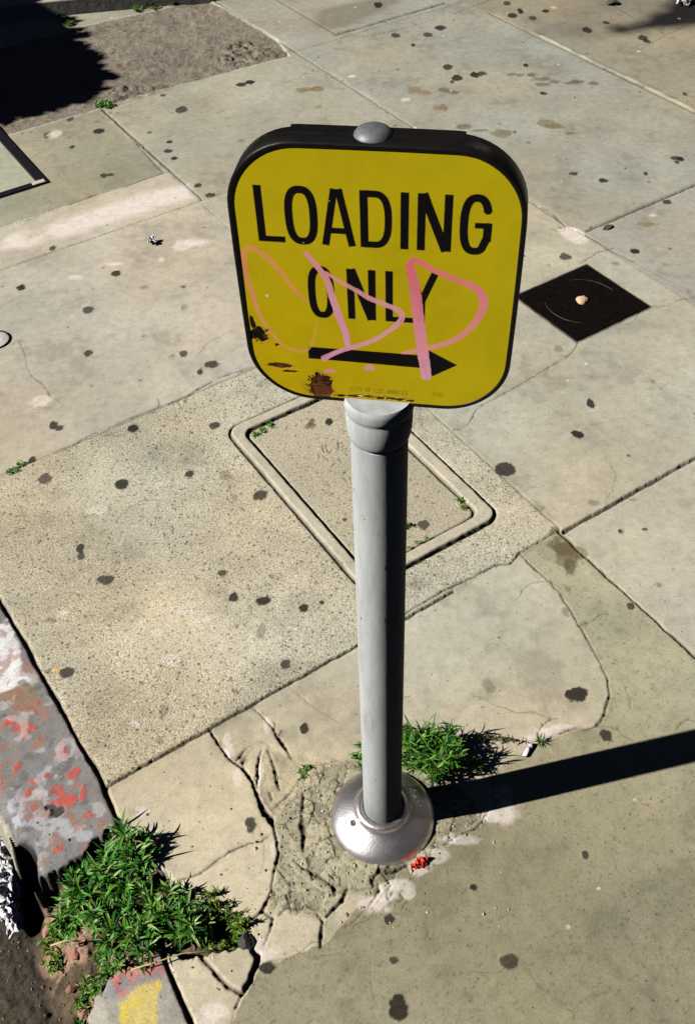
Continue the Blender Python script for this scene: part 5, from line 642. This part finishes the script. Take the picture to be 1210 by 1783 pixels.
n1 = noise(t, 25, 5, .65, co); r1 = ramp(t, n1.outputs['Fac'], [(.3, .9), (.6, 1.)]); t.links.new(mul(t, c, r1.outputs[0]), bs.inputs['Base Color'])
fi = N(t, 'ShaderNodeAttribute', attribute_name='Fin').outputs['Fac']; t.links.new(math_(t, 'ADD', math_(t, 'MULTIPLY', fi, .3), .30), bs.inputs['Roughness']); bs.inputs['Specular IOR Level'].default_value = .10
mesh_np('sign_face', VV, inv.reshape(-1, 4), m, housing, {'Col': np.clip(S.C.reshape(-1, 3)[u], .003, .9), 'Fin': S.F.ravel()[u]})

# post: lathes about the axis
def lathe(prof, name, m, parent, n=72, c=(0, 0), squash=1., org=None):
    V = []; F = []
    for r0, z in prof:
        for i in range(n): t_ = 2*PI*i/n; V.append((c[0]+r0*math.cos(t_), c[1]+r0*math.sin(t_)*squash, z))
    for j in range(len(prof)-1):
        for i in range(n): a = j*n+i; b = j*n+(i+1) % n; F.append((a, b, b+n, a+n))
    F.append(tuple(range(n))[::-1]); F.append(tuple(range((len(prof)-1)*n, len(prof)*n)))
    o = mesh_py(name, V, F, m, parent, True); md = o.modifiers.new('e', 'EDGE_SPLIT'); md.split_angle = R(40); return o
pole = lathe([(.0315, .03), (.0313, .3), (.0310, .6), (.0305, .90)], 'pole', M_GREY, sign)
collar = lathe([(.0308, .903), (.0320, .9045), (.0332, .909), (.0341, .915), (.0346, .922), (.0348, .9365), (.0343, .9385), (.0344, .9405), (.0354, .9425), (.0360, .9455), (.0362, .9520), (.0356, .9560), (.0342, .9582), (.0325, .9578), (.020, .9578)], 'collar', M_GREY, sign)
flg = [(.0885, .0), (.0902, .003), (.0905, .007), (.0893, .012), (.0862, .0175), (.0815, .0225), (.0755, .0270), (.0690, .0308), (.0625, .0340), (.0565, .0368), (.0515, .0395), (.0480, .0422), (.0462, .0450), (.0450, .0480), (.0432, .0503), (.0400, .0515), (.0365, .0515), (.0335, .0500), (.0322, .0470)]
flange = lathe(flg, 'base_flange', M_ALU, sign, 96)
# set screw on the flange, its little recess and slotted head
t_ = R(205); c = (math.cos(t_)*.056, math.sin(t_)*.056); lathe([(.0055, .030), (.0055, .0398), (.0047, .0408), (.0020, .0408), (.0018, .0398)], 'screw', M_ALU, flange, 20, c)
# domed cap on top of the housing
CZ = 1.0913+.1330+.0026
lathe([(.0150, CZ-.004), (.0170, CZ-.0015), (.0172, CZ+.000), (.0160, CZ+.0035), (.0135, CZ+.0065), (.0098, CZ+.0086), (.0050, CZ+.0098), (.0012, CZ+.0101)], 'cap', simple('weathered_cap', (.12, .132, .138), .5, .2, .3, 120, .0004), sign, 48, (-.003, -.001))

# ------------------------------------------------------------------ black square cover plate
M_IRON = simple('black_iron', (.004, .003, .0028), .9, 0, .8, 80, .0012, .04)
def prism(name, pts, z0, z1, m, parent, off, bevel=.001):
    n = len(pts); V = [(p[0]-off[0], p[1]-off[1], z0-off[2]) for p in pts]+[(p[0]-off[0], p[1]-off[1], z1-off[2]) for p in pts]
    F = [tuple(range(n))[::-1], tuple(range(n, 2*n))]+[(i, (i+1) % n, n+(i+1) % n, n+i) for i in range(n)]
    return mesh_py(name, V, F, m, parent, False, bevel)
cl = (*ab(1.7315, 1.5525), 0)
cvr = thing('cover_plate', 'black square iron access cover with a round ring and tan centre knob', 'access cover', cl)
prism('plate', [ab(1.600, 1.428), ab(1.863, 1.428), ab(1.863, 1.677), ab(1.600, 1.677)], -.012, .0042, M_IRON, cvr, cl, .0018)
def ring(name, c, r0, r1, z0, z1, m, parent, n=72, t0=0, t1=360):
    V = []; F = []; k_ = n+1
    for i in range(k_):
        t_ = R(t0+(t1-t0)*i/n)
        for rr_, zz in ((r0, z0), (r0+.0012, z1), (r1-.0012, z1), (r1, z0)): V.append((c[0]+rr_*math.cos(t_), c[1]+rr_*math.sin(t_), zz))
    for i in range(n):
        for j in range(3): a = i*4+j; F.append((a, a+1, a+5, a+4))
    return mesh_py(name, V, F, m, parent, True)
M_EDGE = simple('worn_iron', (.055, .045, .038), .45, .6, .6, 60)
ring('ring', (0, 0), .1005, .1030, .0040, .0052, M_EDGE, cvr, 40, 180, 258); ring('ring', (0, 0), .1005, .1030, .0040, .0052, M_EDGE, cvr, 40, 25, 100)
M_TAN = simple('tan_knob', (.50, .33, .20), .8, 0, .5, 150, .001)
V = []; F = []
for j in range(7):
    for i in range(20):
        t_ = 2*PI*i/20; ph = PI/2*j/6; rr_ = .0175*math.cos(ph)*(1+.12*math.sin(3*t_+1)); V.append((rr_*math.cos(t_), rr_*math.sin(t_)*.95, .0040+.011*math.sin(ph)+(.0025 if (i in (3, 4, 12, 13) and 1 < j < 5) else 0)))
for j in range(6):
    for i in range(20): F.append((j*20+i, j*20+(i+1) % 20, (j+1)*20+(i+1) % 20, (j+1)*20+i))
mesh_py('knob', V, F, M_TAN, cvr, True)

# ------------------------------------------------------------------ utility vault at the left edge: steel angle frame round a concrete lid
vl = (*ab(.5, 3.3), 0)
vt = thing('utility_vault', 'utility vault at the left edge with black steel frame round a green-grey concrete lid', 'utility vault', vl)
M_STEEL = simple('black_steel', (.012, .010, .014), .5, .4, .5, 40, .0006)
def abr(a0, a1, b0, b1): return [ab(a0, b0), ab(a1, b0), ab(a1, b1), ab(a0, b1)]
fr = prism('frame', abr(.742, .7745, 3.064, 3.80), -.015, .006, M_STEEL, vt, vl, .001); prism('frame', abr(-.2, .740, 3.064, 3.089), -.015, .006, M_STEEL, vt, vl, .001)
fxs = np.linspace(-.2, .741, 160); fys = np.linspace(3.090, 3.80, 120); LX, LY = np.meshgrid(fxs, fys); Pw = LX[..., None]*AX+LY[..., None]*BX
cz = (np.array([.34, .345, .265], np.float32)*(.8+.4*fbm(Pw[..., 0], Pw[..., 1], .2, 4, 2))[..., None]); ii = np.arange(LX.size).reshape(LX.shape)
Vv = np.concatenate([Pw-np.array(vl[:2]), np.full(LX.shape+(1,), -.001)], -1).reshape(-1, 3)
mesh_np('lid', Vv, np.stack([ii[:-1, :-1], ii[:-1, 1:], ii[1:, 1:], ii[1:, :-1]], -1).reshape(-1, 4), M_CON, vt, {'Col': cz.reshape(-1, 3), 'Fin': np.full(LX.size, .1)})
M_WORN = simple('worn_corner', (.55, .50, .46), .6, .2, .4, 90, .001)
prism('corner_plate', abr(.722, .765, 3.066, 3.087), .0062, .0075, M_WORN, vt, vl, .0005)

# round cap cut by the left edge
rc = (*D['misc']['cap'], 0)
cp = thing('valve_cap', 'small round pale valve cover with dark ring at the left edge of the slab', 'valve cover', rc)
lathe([(.0375, -.004), (.0375, .0015), (.0365, .0022), (.01, .0024)], 'disc', simple('cap_paint', (.5, .47, .46), .7, 0, .25, 90, .001), cp, 48)
ring('rim', (0, 0), .0375, .0425, 0, .0034, M_IRON, cp, 64)

# ------------------------------------------------------------------ low concrete step behind the soil
s0, s1, s2, s3 = D['step']
d_ = np.array(s3)-np.array(s1); d_ = d_/np.linalg.norm(d_); nrm = np.array([-d_[1], d_[0]]); A0 = np.array(s1)-d_*1.2; B0_ = np.array(s2)
stp = prism('concrete_step', [tuple(A0), tuple(B0_), tuple(B0_+nrm*.5), tuple(A0+nrm*.5)], -.01, .065, simple('step_concrete', (.36, .34, .30), .9, 0, .25, 14, .002), None, (0, 0, 0), .006)
tag(stp, 'low grey concrete step behind the bare soil patch at the top left', 'step')

# ------------------------------------------------------------------ plants
class Plant:
    def __init__(s): s.V = []; s.F = []; s.C = []; s.SV = []; s.SF = []; s.bare = False
    def leaf(s, b, az, el, L_, W_, droop, col, nseg=5, fold=.22, tw=0.):
        p = np.array(b, float); ds = L_/nseg; n0 = len(s.V); side = np.array([-math.sin(az+tw), math.cos(az+tw), 0])
        for i in range(nseg+1):
            u = i/nseg; wd = W_*math.sin(PI*min(1, (.10+.90*u))**.85)**.8*.5 if u < 1 else 0.0002
            d = np.array([math.cos(az)*math.cos(el), math.sin(az)*math.cos(el), math.sin(el)]); up = np.cross(d, side)*-1
            if up[2] < 0: up = -up
            s.V += [p-side*wd+up*wd*fold*2, p, p+side*wd+up*wd*fold*2]
            c = np.array(col)*(.85+.25*u); s.C += [c, c*.85, c]; p = p+d*ds; el -= droop/nseg
        for i in range(nseg):
            a = n0+i*3; s.F += [(a, a+1, a+4, a+3), (a+1, a+2, a+5, a+4)]
    def stem(s, p, q, r0, r1):
        if s.bare: return
        n0 = len(s.SV); p = np.array(p, float); q = np.array(q, float)
        for c, r in ((p, r0), (q, r1)):
            for i in range(4): t_ = PI/2*i; s.SV.append(c+np.array([math.cos(t_), math.sin(t_), 0])*r)
        for i in range(4): s.SF.append((n0+i, n0+(i+1) % 4, n0+4+(i+1) % 4, n0+4+i))
    def build(s, name, label, cat, loc, group=None, scol=(.16, .13, .05)):
        t_ = thing(name, label, cat, loc, group); lo = np.array(loc)
        mesh_np('leaves', np.array(s.V)-lo, np.array(s.F), M_LEAF, t_, {'Col': np.clip(np.array(s.C), .003, .8)})
        if s.SV: mesh_np('stems', np.array(s.SV)-lo, np.array(s.SF), simple('stem', scol, .7, 0, .3, 80), t_)
        return t_
def greens(): 
    k_ = random.random()
    if k_ < .14: return (.26, .38, .12)
    if k_ < .50: return (.06, .25, .02)
    if k_ < .78: return (.022, .11, .012)
    if k_ < .81: return (.28, .21, .08)
    return (.14, .31, .03)
def tuft(P_, x, y, z, r, n, Lr, Wr, el=(15, 75), droop=1.0, col=greens, hgt=.0, stems=6):
    """several leafy shoots leaning out from one crown"""
    for s_ in range(stems):
        a = random.uniform(0, 2*PI); lean = random.uniform(.15, 1.0); tip = np.array([x+math.cos(a)*r*lean, y+math.sin(a)*r*lean, z+hgt*random.uniform(.5, 1.1)*(1-.35*lean)]); b = np.array([x+math.cos(a)*r*.15, y+math.sin(a)*r*.15, z-.01])
        P_.stem(b, tip, .0011, .0007)
        for i in range(int(n//stems)):
            u = random.random()**.5; p = b+(tip-b)*u; az = i*2.4+random.uniform(-.4, .4) if u > .75 else a+random.uniform(-1.7, 1.7)
            e = R(random.uniform(*el)); P_.leaf(p, az, e, random.uniform(*Lr)*(.7+.3*u), random.uniform(*Wr), random.uniform(.3, droop), np.array(col())*random.uniform(.75, 1.3), 5, .2, random.uniform(-.3, .3))
def gz(x, y):
    i = min(len(xs)-1, np.searchsorted(xs, x)); j = min(len(ys)-1, np.searchsorted(ys, y)); return float(G.Z[j, i])
W_ = Plant()
for i, (x, y) in enumerate(D['weed']): tuft(W_, x, y, min(gz(x, y), -.005)-.01, .034, 250, (.016, .038), (.0028, .0054), (0, 78), 1.3, greens, .054, 12)
x, y = D['weed'][0]; W_.build('weed', 'large dark green leafy weed growing from the broken curb gap', 'weed', (x, y, 0), 'weeds in the pavement cracks')
def yel(): return random.choice([(.14, .24, .02), (.09, .20, .02), (.20, .26, .03), (.04, .13, .015)])
W_ = Plant()
for i, (x, y) in enumerate(D['feather']): tuft(W_, x, y, min(gz(x, y), 0)-.004, .022, 190, (.006, .012), (.0018, .0034), (0, 80), .8, yel, .032, 13)
x, y = D['feather'][0]; W_.build('weed', 'fine-leaved yellow-green weed at the right end of the curb gap', 'weed', (x, y, 0), 'weeds in the pavement cracks')
W_ = Plant()
for i, (x, y) in enumerate(D['creep']): tuft(W_, x, y, gz(x, y)-.004, .018, 110, (.007, .015), (.002, .004), (0, 80), .8, yel, .028, 8)
x, y = D['creep'][0]; W_.build('weed', 'small fine-leaved weed beside the black hole under the curb end', 'weed', (x, y, gz(x, y)), 'weeds in the pavement cracks')
W_ = Plant()
for i, (x, y) in enumerate(D['creep2']): tuft(W_, x, y, gz(x, y)-.004, .016, 120, (.007, .017), (.002, .004), (0, 80), .8, lambda: random.choice([yel(), greens()]), .028, 8)
x, y = D['creep2'][0]; W_.build('weed', 'trailing fine green weed running down to the bottom edge over the gutter', 'weed', (x, y, gz(x, y)), 'weeds in the pavement cracks')
def brt(): return random.choice([(.09, .27, .02), (.05, .19, .02), (.14, .32, .04), (.03, .12, .015)])
W_ = Plant()
for i, (x, y) in enumerate(D['pw']): tuft(W_, x, y, -.004, .028, 190, (.014, .032), (.0022, .0040), (5, 84), 1.0, brt, .088, 14)
x, y = D['pw'][0]; W_.build('weed', 'bright green bushy weed growing behind the metal foot of the post', 'weed', (x, y, 0), 'weeds in the pavement cracks')
W_ = Plant(); W_.bare = True
for i, (x, y) in enumerate(D['pw2']): tuft(W_, x, y, -.004, .012, 34, (.012, .022), (.0016, .003), (5, 80), 1.0, brt, .03, 5)
x, y = D['pw2'][0]; W_.build('weed', 'few thin green sprouts peeking out left of the post above its metal foot', 'weed', (x, y, 0), 'weeds in the pavement cracks')
W_ = Plant(); x, y = D['ros'][0]
for i in range(13): W_.leaf((x, y, .012), i*2.4, R(random.uniform(5, 50)), random.uniform(.014, .022), random.uniform(.005, .007), .7, np.array((.09, .21, .035))*random.uniform(.7, 1.2), 6, .25)
W_.stem((x, y, -.005), (x, y, .014), .0015, .001); W_.build('weed', 'small light green rosette weed at the edge of the post shadow', 'weed', (x, y, 0), 'weeds in the pavement cracks')
W_ = Plant(); x, y = D['spr'][0]
for i in range(16): W_.leaf((x, y, .004), i*2.4, R(random.uniform(20, 75)), random.uniform(.010, .020), .0022, .6, np.array((.06, .14, .03))*random.uniform(.7, 1.2), 5, .2)
W_.stem((x, y, -.005), (x, y, .006), .001, .001); W_.build('weed', 'tiny spiky green sprout beside the white cigarette butt', 'weed', (x, y, 0), 'weeds in the pavement cracks')
W_ = Plant(); sA, sB = D['misc']['spg0'], D['misc']['spg1']
def twig_c(): return random.choice([(.05, .06, .02), (.10, .07, .03), (.04, .08, .02)])
P0 = np.array([*sA, .006]); P1 = np.array([*sB, .020])
for j in range(9): W_.stem(P0+(P1-P0)*j/9+np.array([0, .002*math.sin(j*1.9), 0]), P0+(P1-P0)*(j+1)/9+np.array([0, .002*math.sin((j+1)*1.9), 0]), .0009, .0008)
for j in range(60): u = random.random()**.6; W_.leaf(P0+(P1-P0)*u, random.uniform(0, 6.28), R(random.uniform(-20, 60)), random.uniform(.005, .012), .0022, .8, twig_c(), 4, .2)
W_.build('dry_sprig', 'thin dark dry sprig trailing right from the bushy weed behind the post', 'sprig', (*sA, 0), None, (.09, .06, .03))
TL = dict(a='short green tuft in the upper left corner of the meter box rim', b='thin mossy tuft in the lower groove of the meter box rim', c='sparse mossy tuft in the right corner of the meter box rim', d='short grass tuft in the slab joint at the left edge', e='bright green tuft at the near corner of the bare soil patch', f='green growth along the top edge of the bare soil patch', g='green growth beside the dark shadow at the top left', h='tiny green tuft in the crumbled concrete left of the post', i='tiny moss tuft behind the post on the meter box lid')
for k_, P0 in D['tuft'].items():
    W_ = Plant(); W_.bare = True; far = 1+1.2*(k_ in 'efg')
    for (x, y) in P0: tuft(W_, x, y, gz(x, y)-.002, (.010 if k_ not in 'bci' else .006)*far*(1.3 if k_ in 'f' else 1), 60 if k_ != 'b' else 30, (.006*far, .012*far), (.0016*far, .003*far), (5, 60), .8, brt if k_ in 'ade' else yel, .008*far, 6)
    x, y = P0[0]; W_.build('weed_tuft', TL[k_], 'weed', (x, y, gz(x, y)), 'small tufts in the joints')

# ------------------------------------------------------------------ litter, stones and twigs
def lump(name, x, y, z, sx, sy, sz, m, label, cat, rot=0., seed=1, rough=.35, group=None, n=3):
    """angular stone: a subdivided cube pushed about by noise"""
    import bmesh
    bm = bmesh.new(); bmesh.ops.create_icosphere(bm, subdivisions=n, radius=1); r = random.Random(seed)
    pl = [(Vector((r.uniform(-1, 1), r.uniform(-1, 1), r.uniform(-.6, 1))).normalized(), r.uniform(.55, .9)) for _ in range(9)]
    for v in bm.verts:
        for nn_, d in pl:
            e = v.co.dot(nn_)-d
            if e > 0: v.co -= nn_*e
        v.co += Vector((r.uniform(-1, 1), r.uniform(-1, 1), r.uniform(-1, 1)))*rough*.05
        v.co.x *= sx; v.co.y *= sy; v.co.z *= sz
    me = bpy.data.meshes.new(name); bm.to_mesh(me); bm.free(); me.materials.append(m)
    o = bpy.data.objects.new(name, me); link(o); o.location = (x, y, z); o.rotation_euler = (0, 0, rot); tag(o, label, cat, group); return o
M_BRICK = simple('brick_chip', (.30, .14, .10), .9, 0, .45, 120, .002); M_DARK = simple('dark_stone', (.05, .047, .042), .9, 0, .4, 120, .002); M_PALE = simple('pale_stone', (.5, .47, .38), .9, 0, .3, 120, .001)
for i, (x, y) in enumerate(D['bricks']):
    s_ = random.uniform(.008, .017); lump('brick_chip', x, y, gz(x, y)+.003, s_*1.2, s_*.9, s_*.6, M_BRICK, 'small reddish brick chip lying in the dirt of the broken curb gap', 'brick chip', random.uniform(0, 3), i+3, group='brick chips in the curb gap')
x, y = D['misc']['stone']; lump('stone', x, y, .004, .014, .016, .010, M_DARK, 'dark grey stone at the right tip of the curb gap weeds', 'stone', .4, 5)
x, y = D['misc']['peb']; lump('pebble', x, y, .003, .006, .008, .005, M_PALE, 'small whitish pebble in the crack below the fine-leaved weed', 'pebble', .2, 8)
x, y = D['misc']['lump']; lump('stone', x, y, .008, .03, .022, .014, M_DARK, 'small black lump on the pavement at the top right', 'stone', .2, 9)
x, y = D['misc']['blk']; lump('asphalt_chip', x, y, .003, .022, .012, .006, M_DARK, 'flat black rectangular scrap near the heaved joint at the right', 'scrap', .55, 12)
x, y = D['misc']['blk2']; lump('asphalt_chip', x, y, .006, .006, .005, .005, M_DARK, 'tiny black chip on the meter box lid beside the post', 'scrap', .5, 13)
# loose concrete crumbs and grit round the post, the cracks and in the curb gap
GV = []; GF = []; GC = []; MP = np.array(D['polys']['mortar']); GP = np.array(D['gap'])
def inside(P_, x, y):
    c = False
    for i in range(len(P_)):
        (x0, y0), (x1, y1) = P_[i], P_[i-1]
        if (y0 > y) != (y1 > y) and x < (x1-x0)*(y-y0)/(y1-y0)+x0: c = not c
    return c
t8 = np.array([(1, 0, 0), (-1, 0, 0), (0, 1, 0), (0, -1, 0), (0, 0, 1), (0, 0, -1)], float); f8 = [(0, 2, 4), (2, 1, 4), (1, 3, 4), (3, 0, 4), (2, 0, 5), (1, 2, 5), (3, 1, 5), (0, 3, 5)]
for reg_, cnt_, base_ in ((MP, 520, (.36, .33, .25)), (GP, 420, (.20, .15, .10))):
    lo_, hi_ = reg_.min(0)-.03, reg_.max(0)+.03; c_ = 0
    while c_ < cnt_:
        x, y = rng.uniform(lo_[0], hi_[0]), rng.uniform(lo_[1], hi_[1])
        if (not inside(reg_, x, y) and rng.random() < .85) or math.hypot(x-PX, y-PY) < .095: continue
        c_ += 1; r0 = .0007+.0026*rng.random()**3; vv = t8*r0*rng.uniform(.6, 1.4, (6, 3)); vv[:, 2] *= .7; n0 = len(GV); GV += list(vv+np.array([x, y, gz(x, y)+r0*.25])); GF += [tuple(n0+q for q in f) for f in f8]; GC += [np.array(base_)*rng.uniform(.4, 1.5)]*6
go = mesh_np('grit', np.array(GV), np.array(GF), attr_mat('grit', .95, .1), None, {'Col': np.clip(np.array(GC), .01, .7)}, False); tag(go, 'loose grit and crumbs on the broken concrete and curb gap', 'grit'); go['kind'] = 'stuff'
M_WHT = simple('white_paper', (.78, .76, .80), .7, 0, .12, 60, .001)
M_FOIL = simple('white_plastic', (.80, .79, .84), .35, 0, .10, 60, .0)
def crumple(name, P_, wid, label, cat, m, zoff=.0, amp=.015, nu=60, nv=16, seed=1, fixedz=None):
    P_ = np.array(P_); seg = np.linalg.norm(np.diff(P_, axis=0), axis=1); L_ = np.concatenate([[0], np.cumsum(seg)]); u = np.linspace(0, L_[-1], nu); cxp = np.interp(u, L_, P_[:, 0]); cyp = np.interp(u, L_, P_[:, 1])
    tx, ty = np.gradient(cxp), np.gradient(cyp); ln = np.hypot(tx, ty); nx_, ny_ = -ty/ln, tx/ln; v = np.linspace(-1, 1, nv); U, Vv = np.meshgrid(u, v, indexing='ij')
    wv_ = wid*(.35+.65*np.sin(np.pi*np.clip(U/L_[-1], .04, .96))**.6)*(.7+.6*vn(U, U*0, wid*.9, seed))
    rdg = np.abs(vn(U, Vv*wid, wid*.55, seed)-.5)*2+.6*np.abs(vn(U, Vv*wid, wid*.25, seed+1)-.5)*2
    x = cxp[:, None]+nx_[:, None]*Vv*wv_+amp*.5*(vn(U, Vv*wid, wid*.4, seed+2)-.5); y = cyp[:, None]+ny_[:, None]*Vv*wv_+amp*.5*(vn(U, Vv*wid, wid*.4, seed+3)-.5)
    z = (fixedz if fixedz is not None else 0)+zoff+amp*(rdg*.9)+amp*.9*(1-Vv**2); ii = np.arange(nu*nv).reshape(nu, nv)
    lo = np.array([P_[0][0], P_[0][1], float(z.min())])
    o = mesh_np(name, np.stack([x, y, z], -1).reshape(-1, 3)-lo, np.stack([ii[:-1, :-1], ii[1:, :-1], ii[1:, 1:], ii[:-1, 1:]], -1).reshape(-1, 4), m, None, None, False); o.location = lo
    sm = o.modifiers.new('solid', 'SOLIDIFY'); sm.thickness = .0006; return tag(o, label, cat)
crumple('plastic_bag', D['trash'], .020, 'crumpled white plastic bag lying in the gutter at the left edge', 'litter', M_FOIL, .0, .020, 90, 22, 3, -.118)
x, y = D['misc']['red']; crumple('wrapper', [(x-.013, y-.006), (x, y), (x+.015, y+.008)], .008, 'crumpled red wrapper tucked against the metal foot of the post', 'litter', simple('red_plastic', (.68, .045, .018), .45, 0, .3, 200), .008, .008, 40, 12, 2, 0.)
x, y = D['misc']['paper']; crumple('paper_scrap', [(x-.006, y-.012), (x, y), (x+.004, y+.016)], .011, 'small crumpled white paper scrap on the upper left slab', 'litter', M_WHT, 0., .012, 20, 10, 4, .002)
x, y = D['misc']['pap2']; crumple('paper_scrap', [(x-.03, y-.03), (x, y), (x+.03, y+.04)], .03, 'white paper scrap in the dark patch at the top right corner', 'litter', M_WHT, 0., .02, 30, 12, 5, .002)
def rod(name, P_, r, m, label, cat, parent=None, n=10):
    V = []; F = []
    P_ = [Vector(p) for p in P_]
    for j, p in enumerate(P_):
        d = (P_[min(j+1, len(P_)-1)]-P_[max(j-1, 0)]).normalized(); s_ = d.cross(Vector((0, 0, 1))).normalized(); u3 = s_.cross(d)
        for i in range(n): t_ = 2*PI*i/n; V.append(p+s_*r*math.cos(t_)+u3*r*math.sin(t_))
    for j in range(len(P_)-1):
        for i in range(n): a = j*n+i; b = j*n+(i+1) % n; F.append((a, b, b+n, a+n))
    F += [tuple(range(n))[::-1], tuple(range((len(P_)-1)*n, len(P_)*n))]
    if parent: return mesh_py(name, V, F, m, parent, True)
    o = mesh_py(name, [v-P_[0] for v in V], F, m, None, True); o.location = P_[0]; return tag(o, label, cat)
c0, c1 = D['misc']['cig0'], D['misc']['cig1']
ct = thing('cigarette_butt', 'white cigarette butt beside the tiny sprout near the post shadow', 'cigarette butt', (c0[0], c0[1], .005))
dv = Vector((c1[0]-c0[0], c1[1]-c0[1], 0)); rod('paper_tube', [(0, 0, 0), dv*.7], .0042, M_WHT, '', '', ct); rod('filter', [dv*.7, dv*1.0], .0042, simple('filter', (.50, .45, .62), .7), '', '', ct)
a, b, c = [D['misc'][k_] for k_ in ('tw0', 'tw1', 'tw2')]
rod('dry_stalk', [(*a, .012), ((a[0]+b[0])/2, (a[1]+b[1])/2-.002, .016), (*b, .013), (*c, .006)], .0011, simple('straw', (.42, .33, .14), .8), 'thin dry straw stalk lying across the second curb piece', 'stalk')
a, b = D['misc']['tq0'], D['misc']['tq1']; rod('dry_stalk', [(*a, -.02), ((a[0]+b[0])/2, (a[1]+b[1])/2+.002, -.014), (*b, -.02)], .0012, simple('straw', (.5, .42, .25), .8), 'short pale dry stalk in the dirt left of the big weed', 'stalk')

# ------------------------------------------------------------------ unseen dark blocks added round the street to cut sky fill
def block(name, c, sx, sy, hgt, rot, label, colr):
    b_ = thing(name, label, 'shade_building', (*c, 0)); b_.rotation_euler = (0, 0, rot); wm = simple(name+'_wall', colr, .9, 0, .3, 6, .01); gm = simple(name+'_glass', (.02, .022, .025), .15, 0, .2, 3)
    def bx(nm, x0, x1, y0, y1, z0, z1, m_): return mesh_py(nm, [(x, y, z) for z in (z0, z1) for x, y in ((x0, y0), (x1, y0), (x1, y1), (x0, y1))], [(3, 2, 1, 0), (4, 5, 6, 7), (0, 1, 5, 4), (1, 2, 6, 5), (2, 3, 7, 6), (3, 0, 4, 7)], m_, b_)
    bx('shade_wall', -sx/2, sx/2, 0, sy, 0, hgt, wm); bx('shade_cornice', -sx/2-.2, sx/2+.2, -.25, sy, hgt+.002, hgt+.4, wm)
    for fl in range(int(hgt//3)):
        for i in range(int(sx//2.2)):
            x = -sx/2+1.2+i*2.2; w__ = bx('shade_window', x, x+1.3, -.03, .05, .9+fl*3, 2.6+fl*3, gm)
block('shade_building', tuple(np.array(ab(7.5, -1.5))), 22, 6, 12, R(-58.6), 'dark brown building along the right side of the sidewalk, added outside the frame to block sky light', (.05, .04, .035))
block('shade_building', tuple(np.array(ab(2.5, 13))), 20, 6, 12, R(31.4), 'dark brick building far ahead beyond the step, added outside the frame to block sky light', (.06, .045, .04))

block('shade_building', tuple(np.array(ab(2, -11))), 26, 6, 12, R(211.4), 'dark grey building across the side street behind the viewer, added outside the frame to block sky light', (.05, .05, .05))
block('shade_building', tuple(np.array(ab(-17, 2))), 30, 6, 6, R(121.4), 'low dark building across the street beyond the curb, added outside the frame to block sky light', (.06, .05, .045))

# ------------------------------------------------------------------ unseen shrub left of the frame: added and shaped to throw the black shadow over the soil
s_h = np.array([math.sin(R(SUN_AZ-180)), math.cos(R(SUN_AZ-180))]); n_h = np.array([-s_h[1], s_h[0]]); TE = math.tan(R(SUN_EL)); C0 = np.array([-2.75, 3.6])
edge = [ab(-.5, 3.5), (-1.215, 3.458), (-1.05, 3.55), (-.93, 3.625), (-.85, 3.66), (-.825, 3.735), (-.84, 3.80), (-.845, 3.86), (-.875, 3.95), (-.93, 4.05), (-1.0, 4.2), (-1.08, 4.38), (-1.17, 4.62), (-1.3, 5.0), (-1.6, 5.6)]
ls = [np.dot(p, n_h) for p in edge[1:]]; ts = [np.dot(np.array(p)-C0, s_h) for p in edge[1:]]
H_ = Plant(); cnt = 0
while cnt < 15000:
    l = random.uniform(3.55, 5.6); tt = random.uniform(-.10, .16); z = random.uniform(.02, 1.62)
    shadow_t = tt+z/TE; lim = np.interp(l, ls, ts)
    if l < ls[0]-.01: continue
    if shadow_t > lim+.012-.03*random.random()**2: continue
    p = C0+n_h*(l-np.dot(C0, n_h))+s_h*tt; cnt += 1
    az = random.uniform(0, 2*PI); L0 = random.uniform(.04, .065)
    # keep each leaf's whole length behind the outline
    H_.leaf((p[0]-s_h[0]*.04, p[1]-s_h[1]*.04, z), az, R(random.uniform(-30, 60)), L0, L0*.8, .5, np.array((.03, .075, .018))*random.uniform(.6, 1.4), 3, .1)
for i in range(24):
    l = 3.75+i*.078; p = C0+n_h*(l-np.dot(C0, n_h)); H_.stem((p[0], p[1], 0), (p[0]+random.uniform(-.04, .04), p[1]+random.uniform(-.04, .04), random.uniform(.7, 1.0)), .012, .005)
p = C0+n_h*(4.5-np.dot(C0, n_h)); shr = H_.build('shadow_shrub', 'dense dark green shrub outside the left edge added and shaped to cast the black shadow over the soil', 'shadow_shrub', (p[0], p[1], 0))

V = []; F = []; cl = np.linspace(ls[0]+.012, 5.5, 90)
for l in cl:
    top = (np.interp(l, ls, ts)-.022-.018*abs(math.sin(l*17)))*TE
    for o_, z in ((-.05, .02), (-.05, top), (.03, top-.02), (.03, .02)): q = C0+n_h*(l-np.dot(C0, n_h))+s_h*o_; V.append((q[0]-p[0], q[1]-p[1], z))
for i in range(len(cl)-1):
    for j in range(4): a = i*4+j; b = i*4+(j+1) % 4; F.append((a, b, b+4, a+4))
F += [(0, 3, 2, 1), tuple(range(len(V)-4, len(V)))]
mesh_py('shadow_core', V, F, simple('shadow_core_dark', (.012, .022, .008), .9, 0, .5, 30, .02), shr)  # opaque core added inside the leaves to make the cast shadow solid
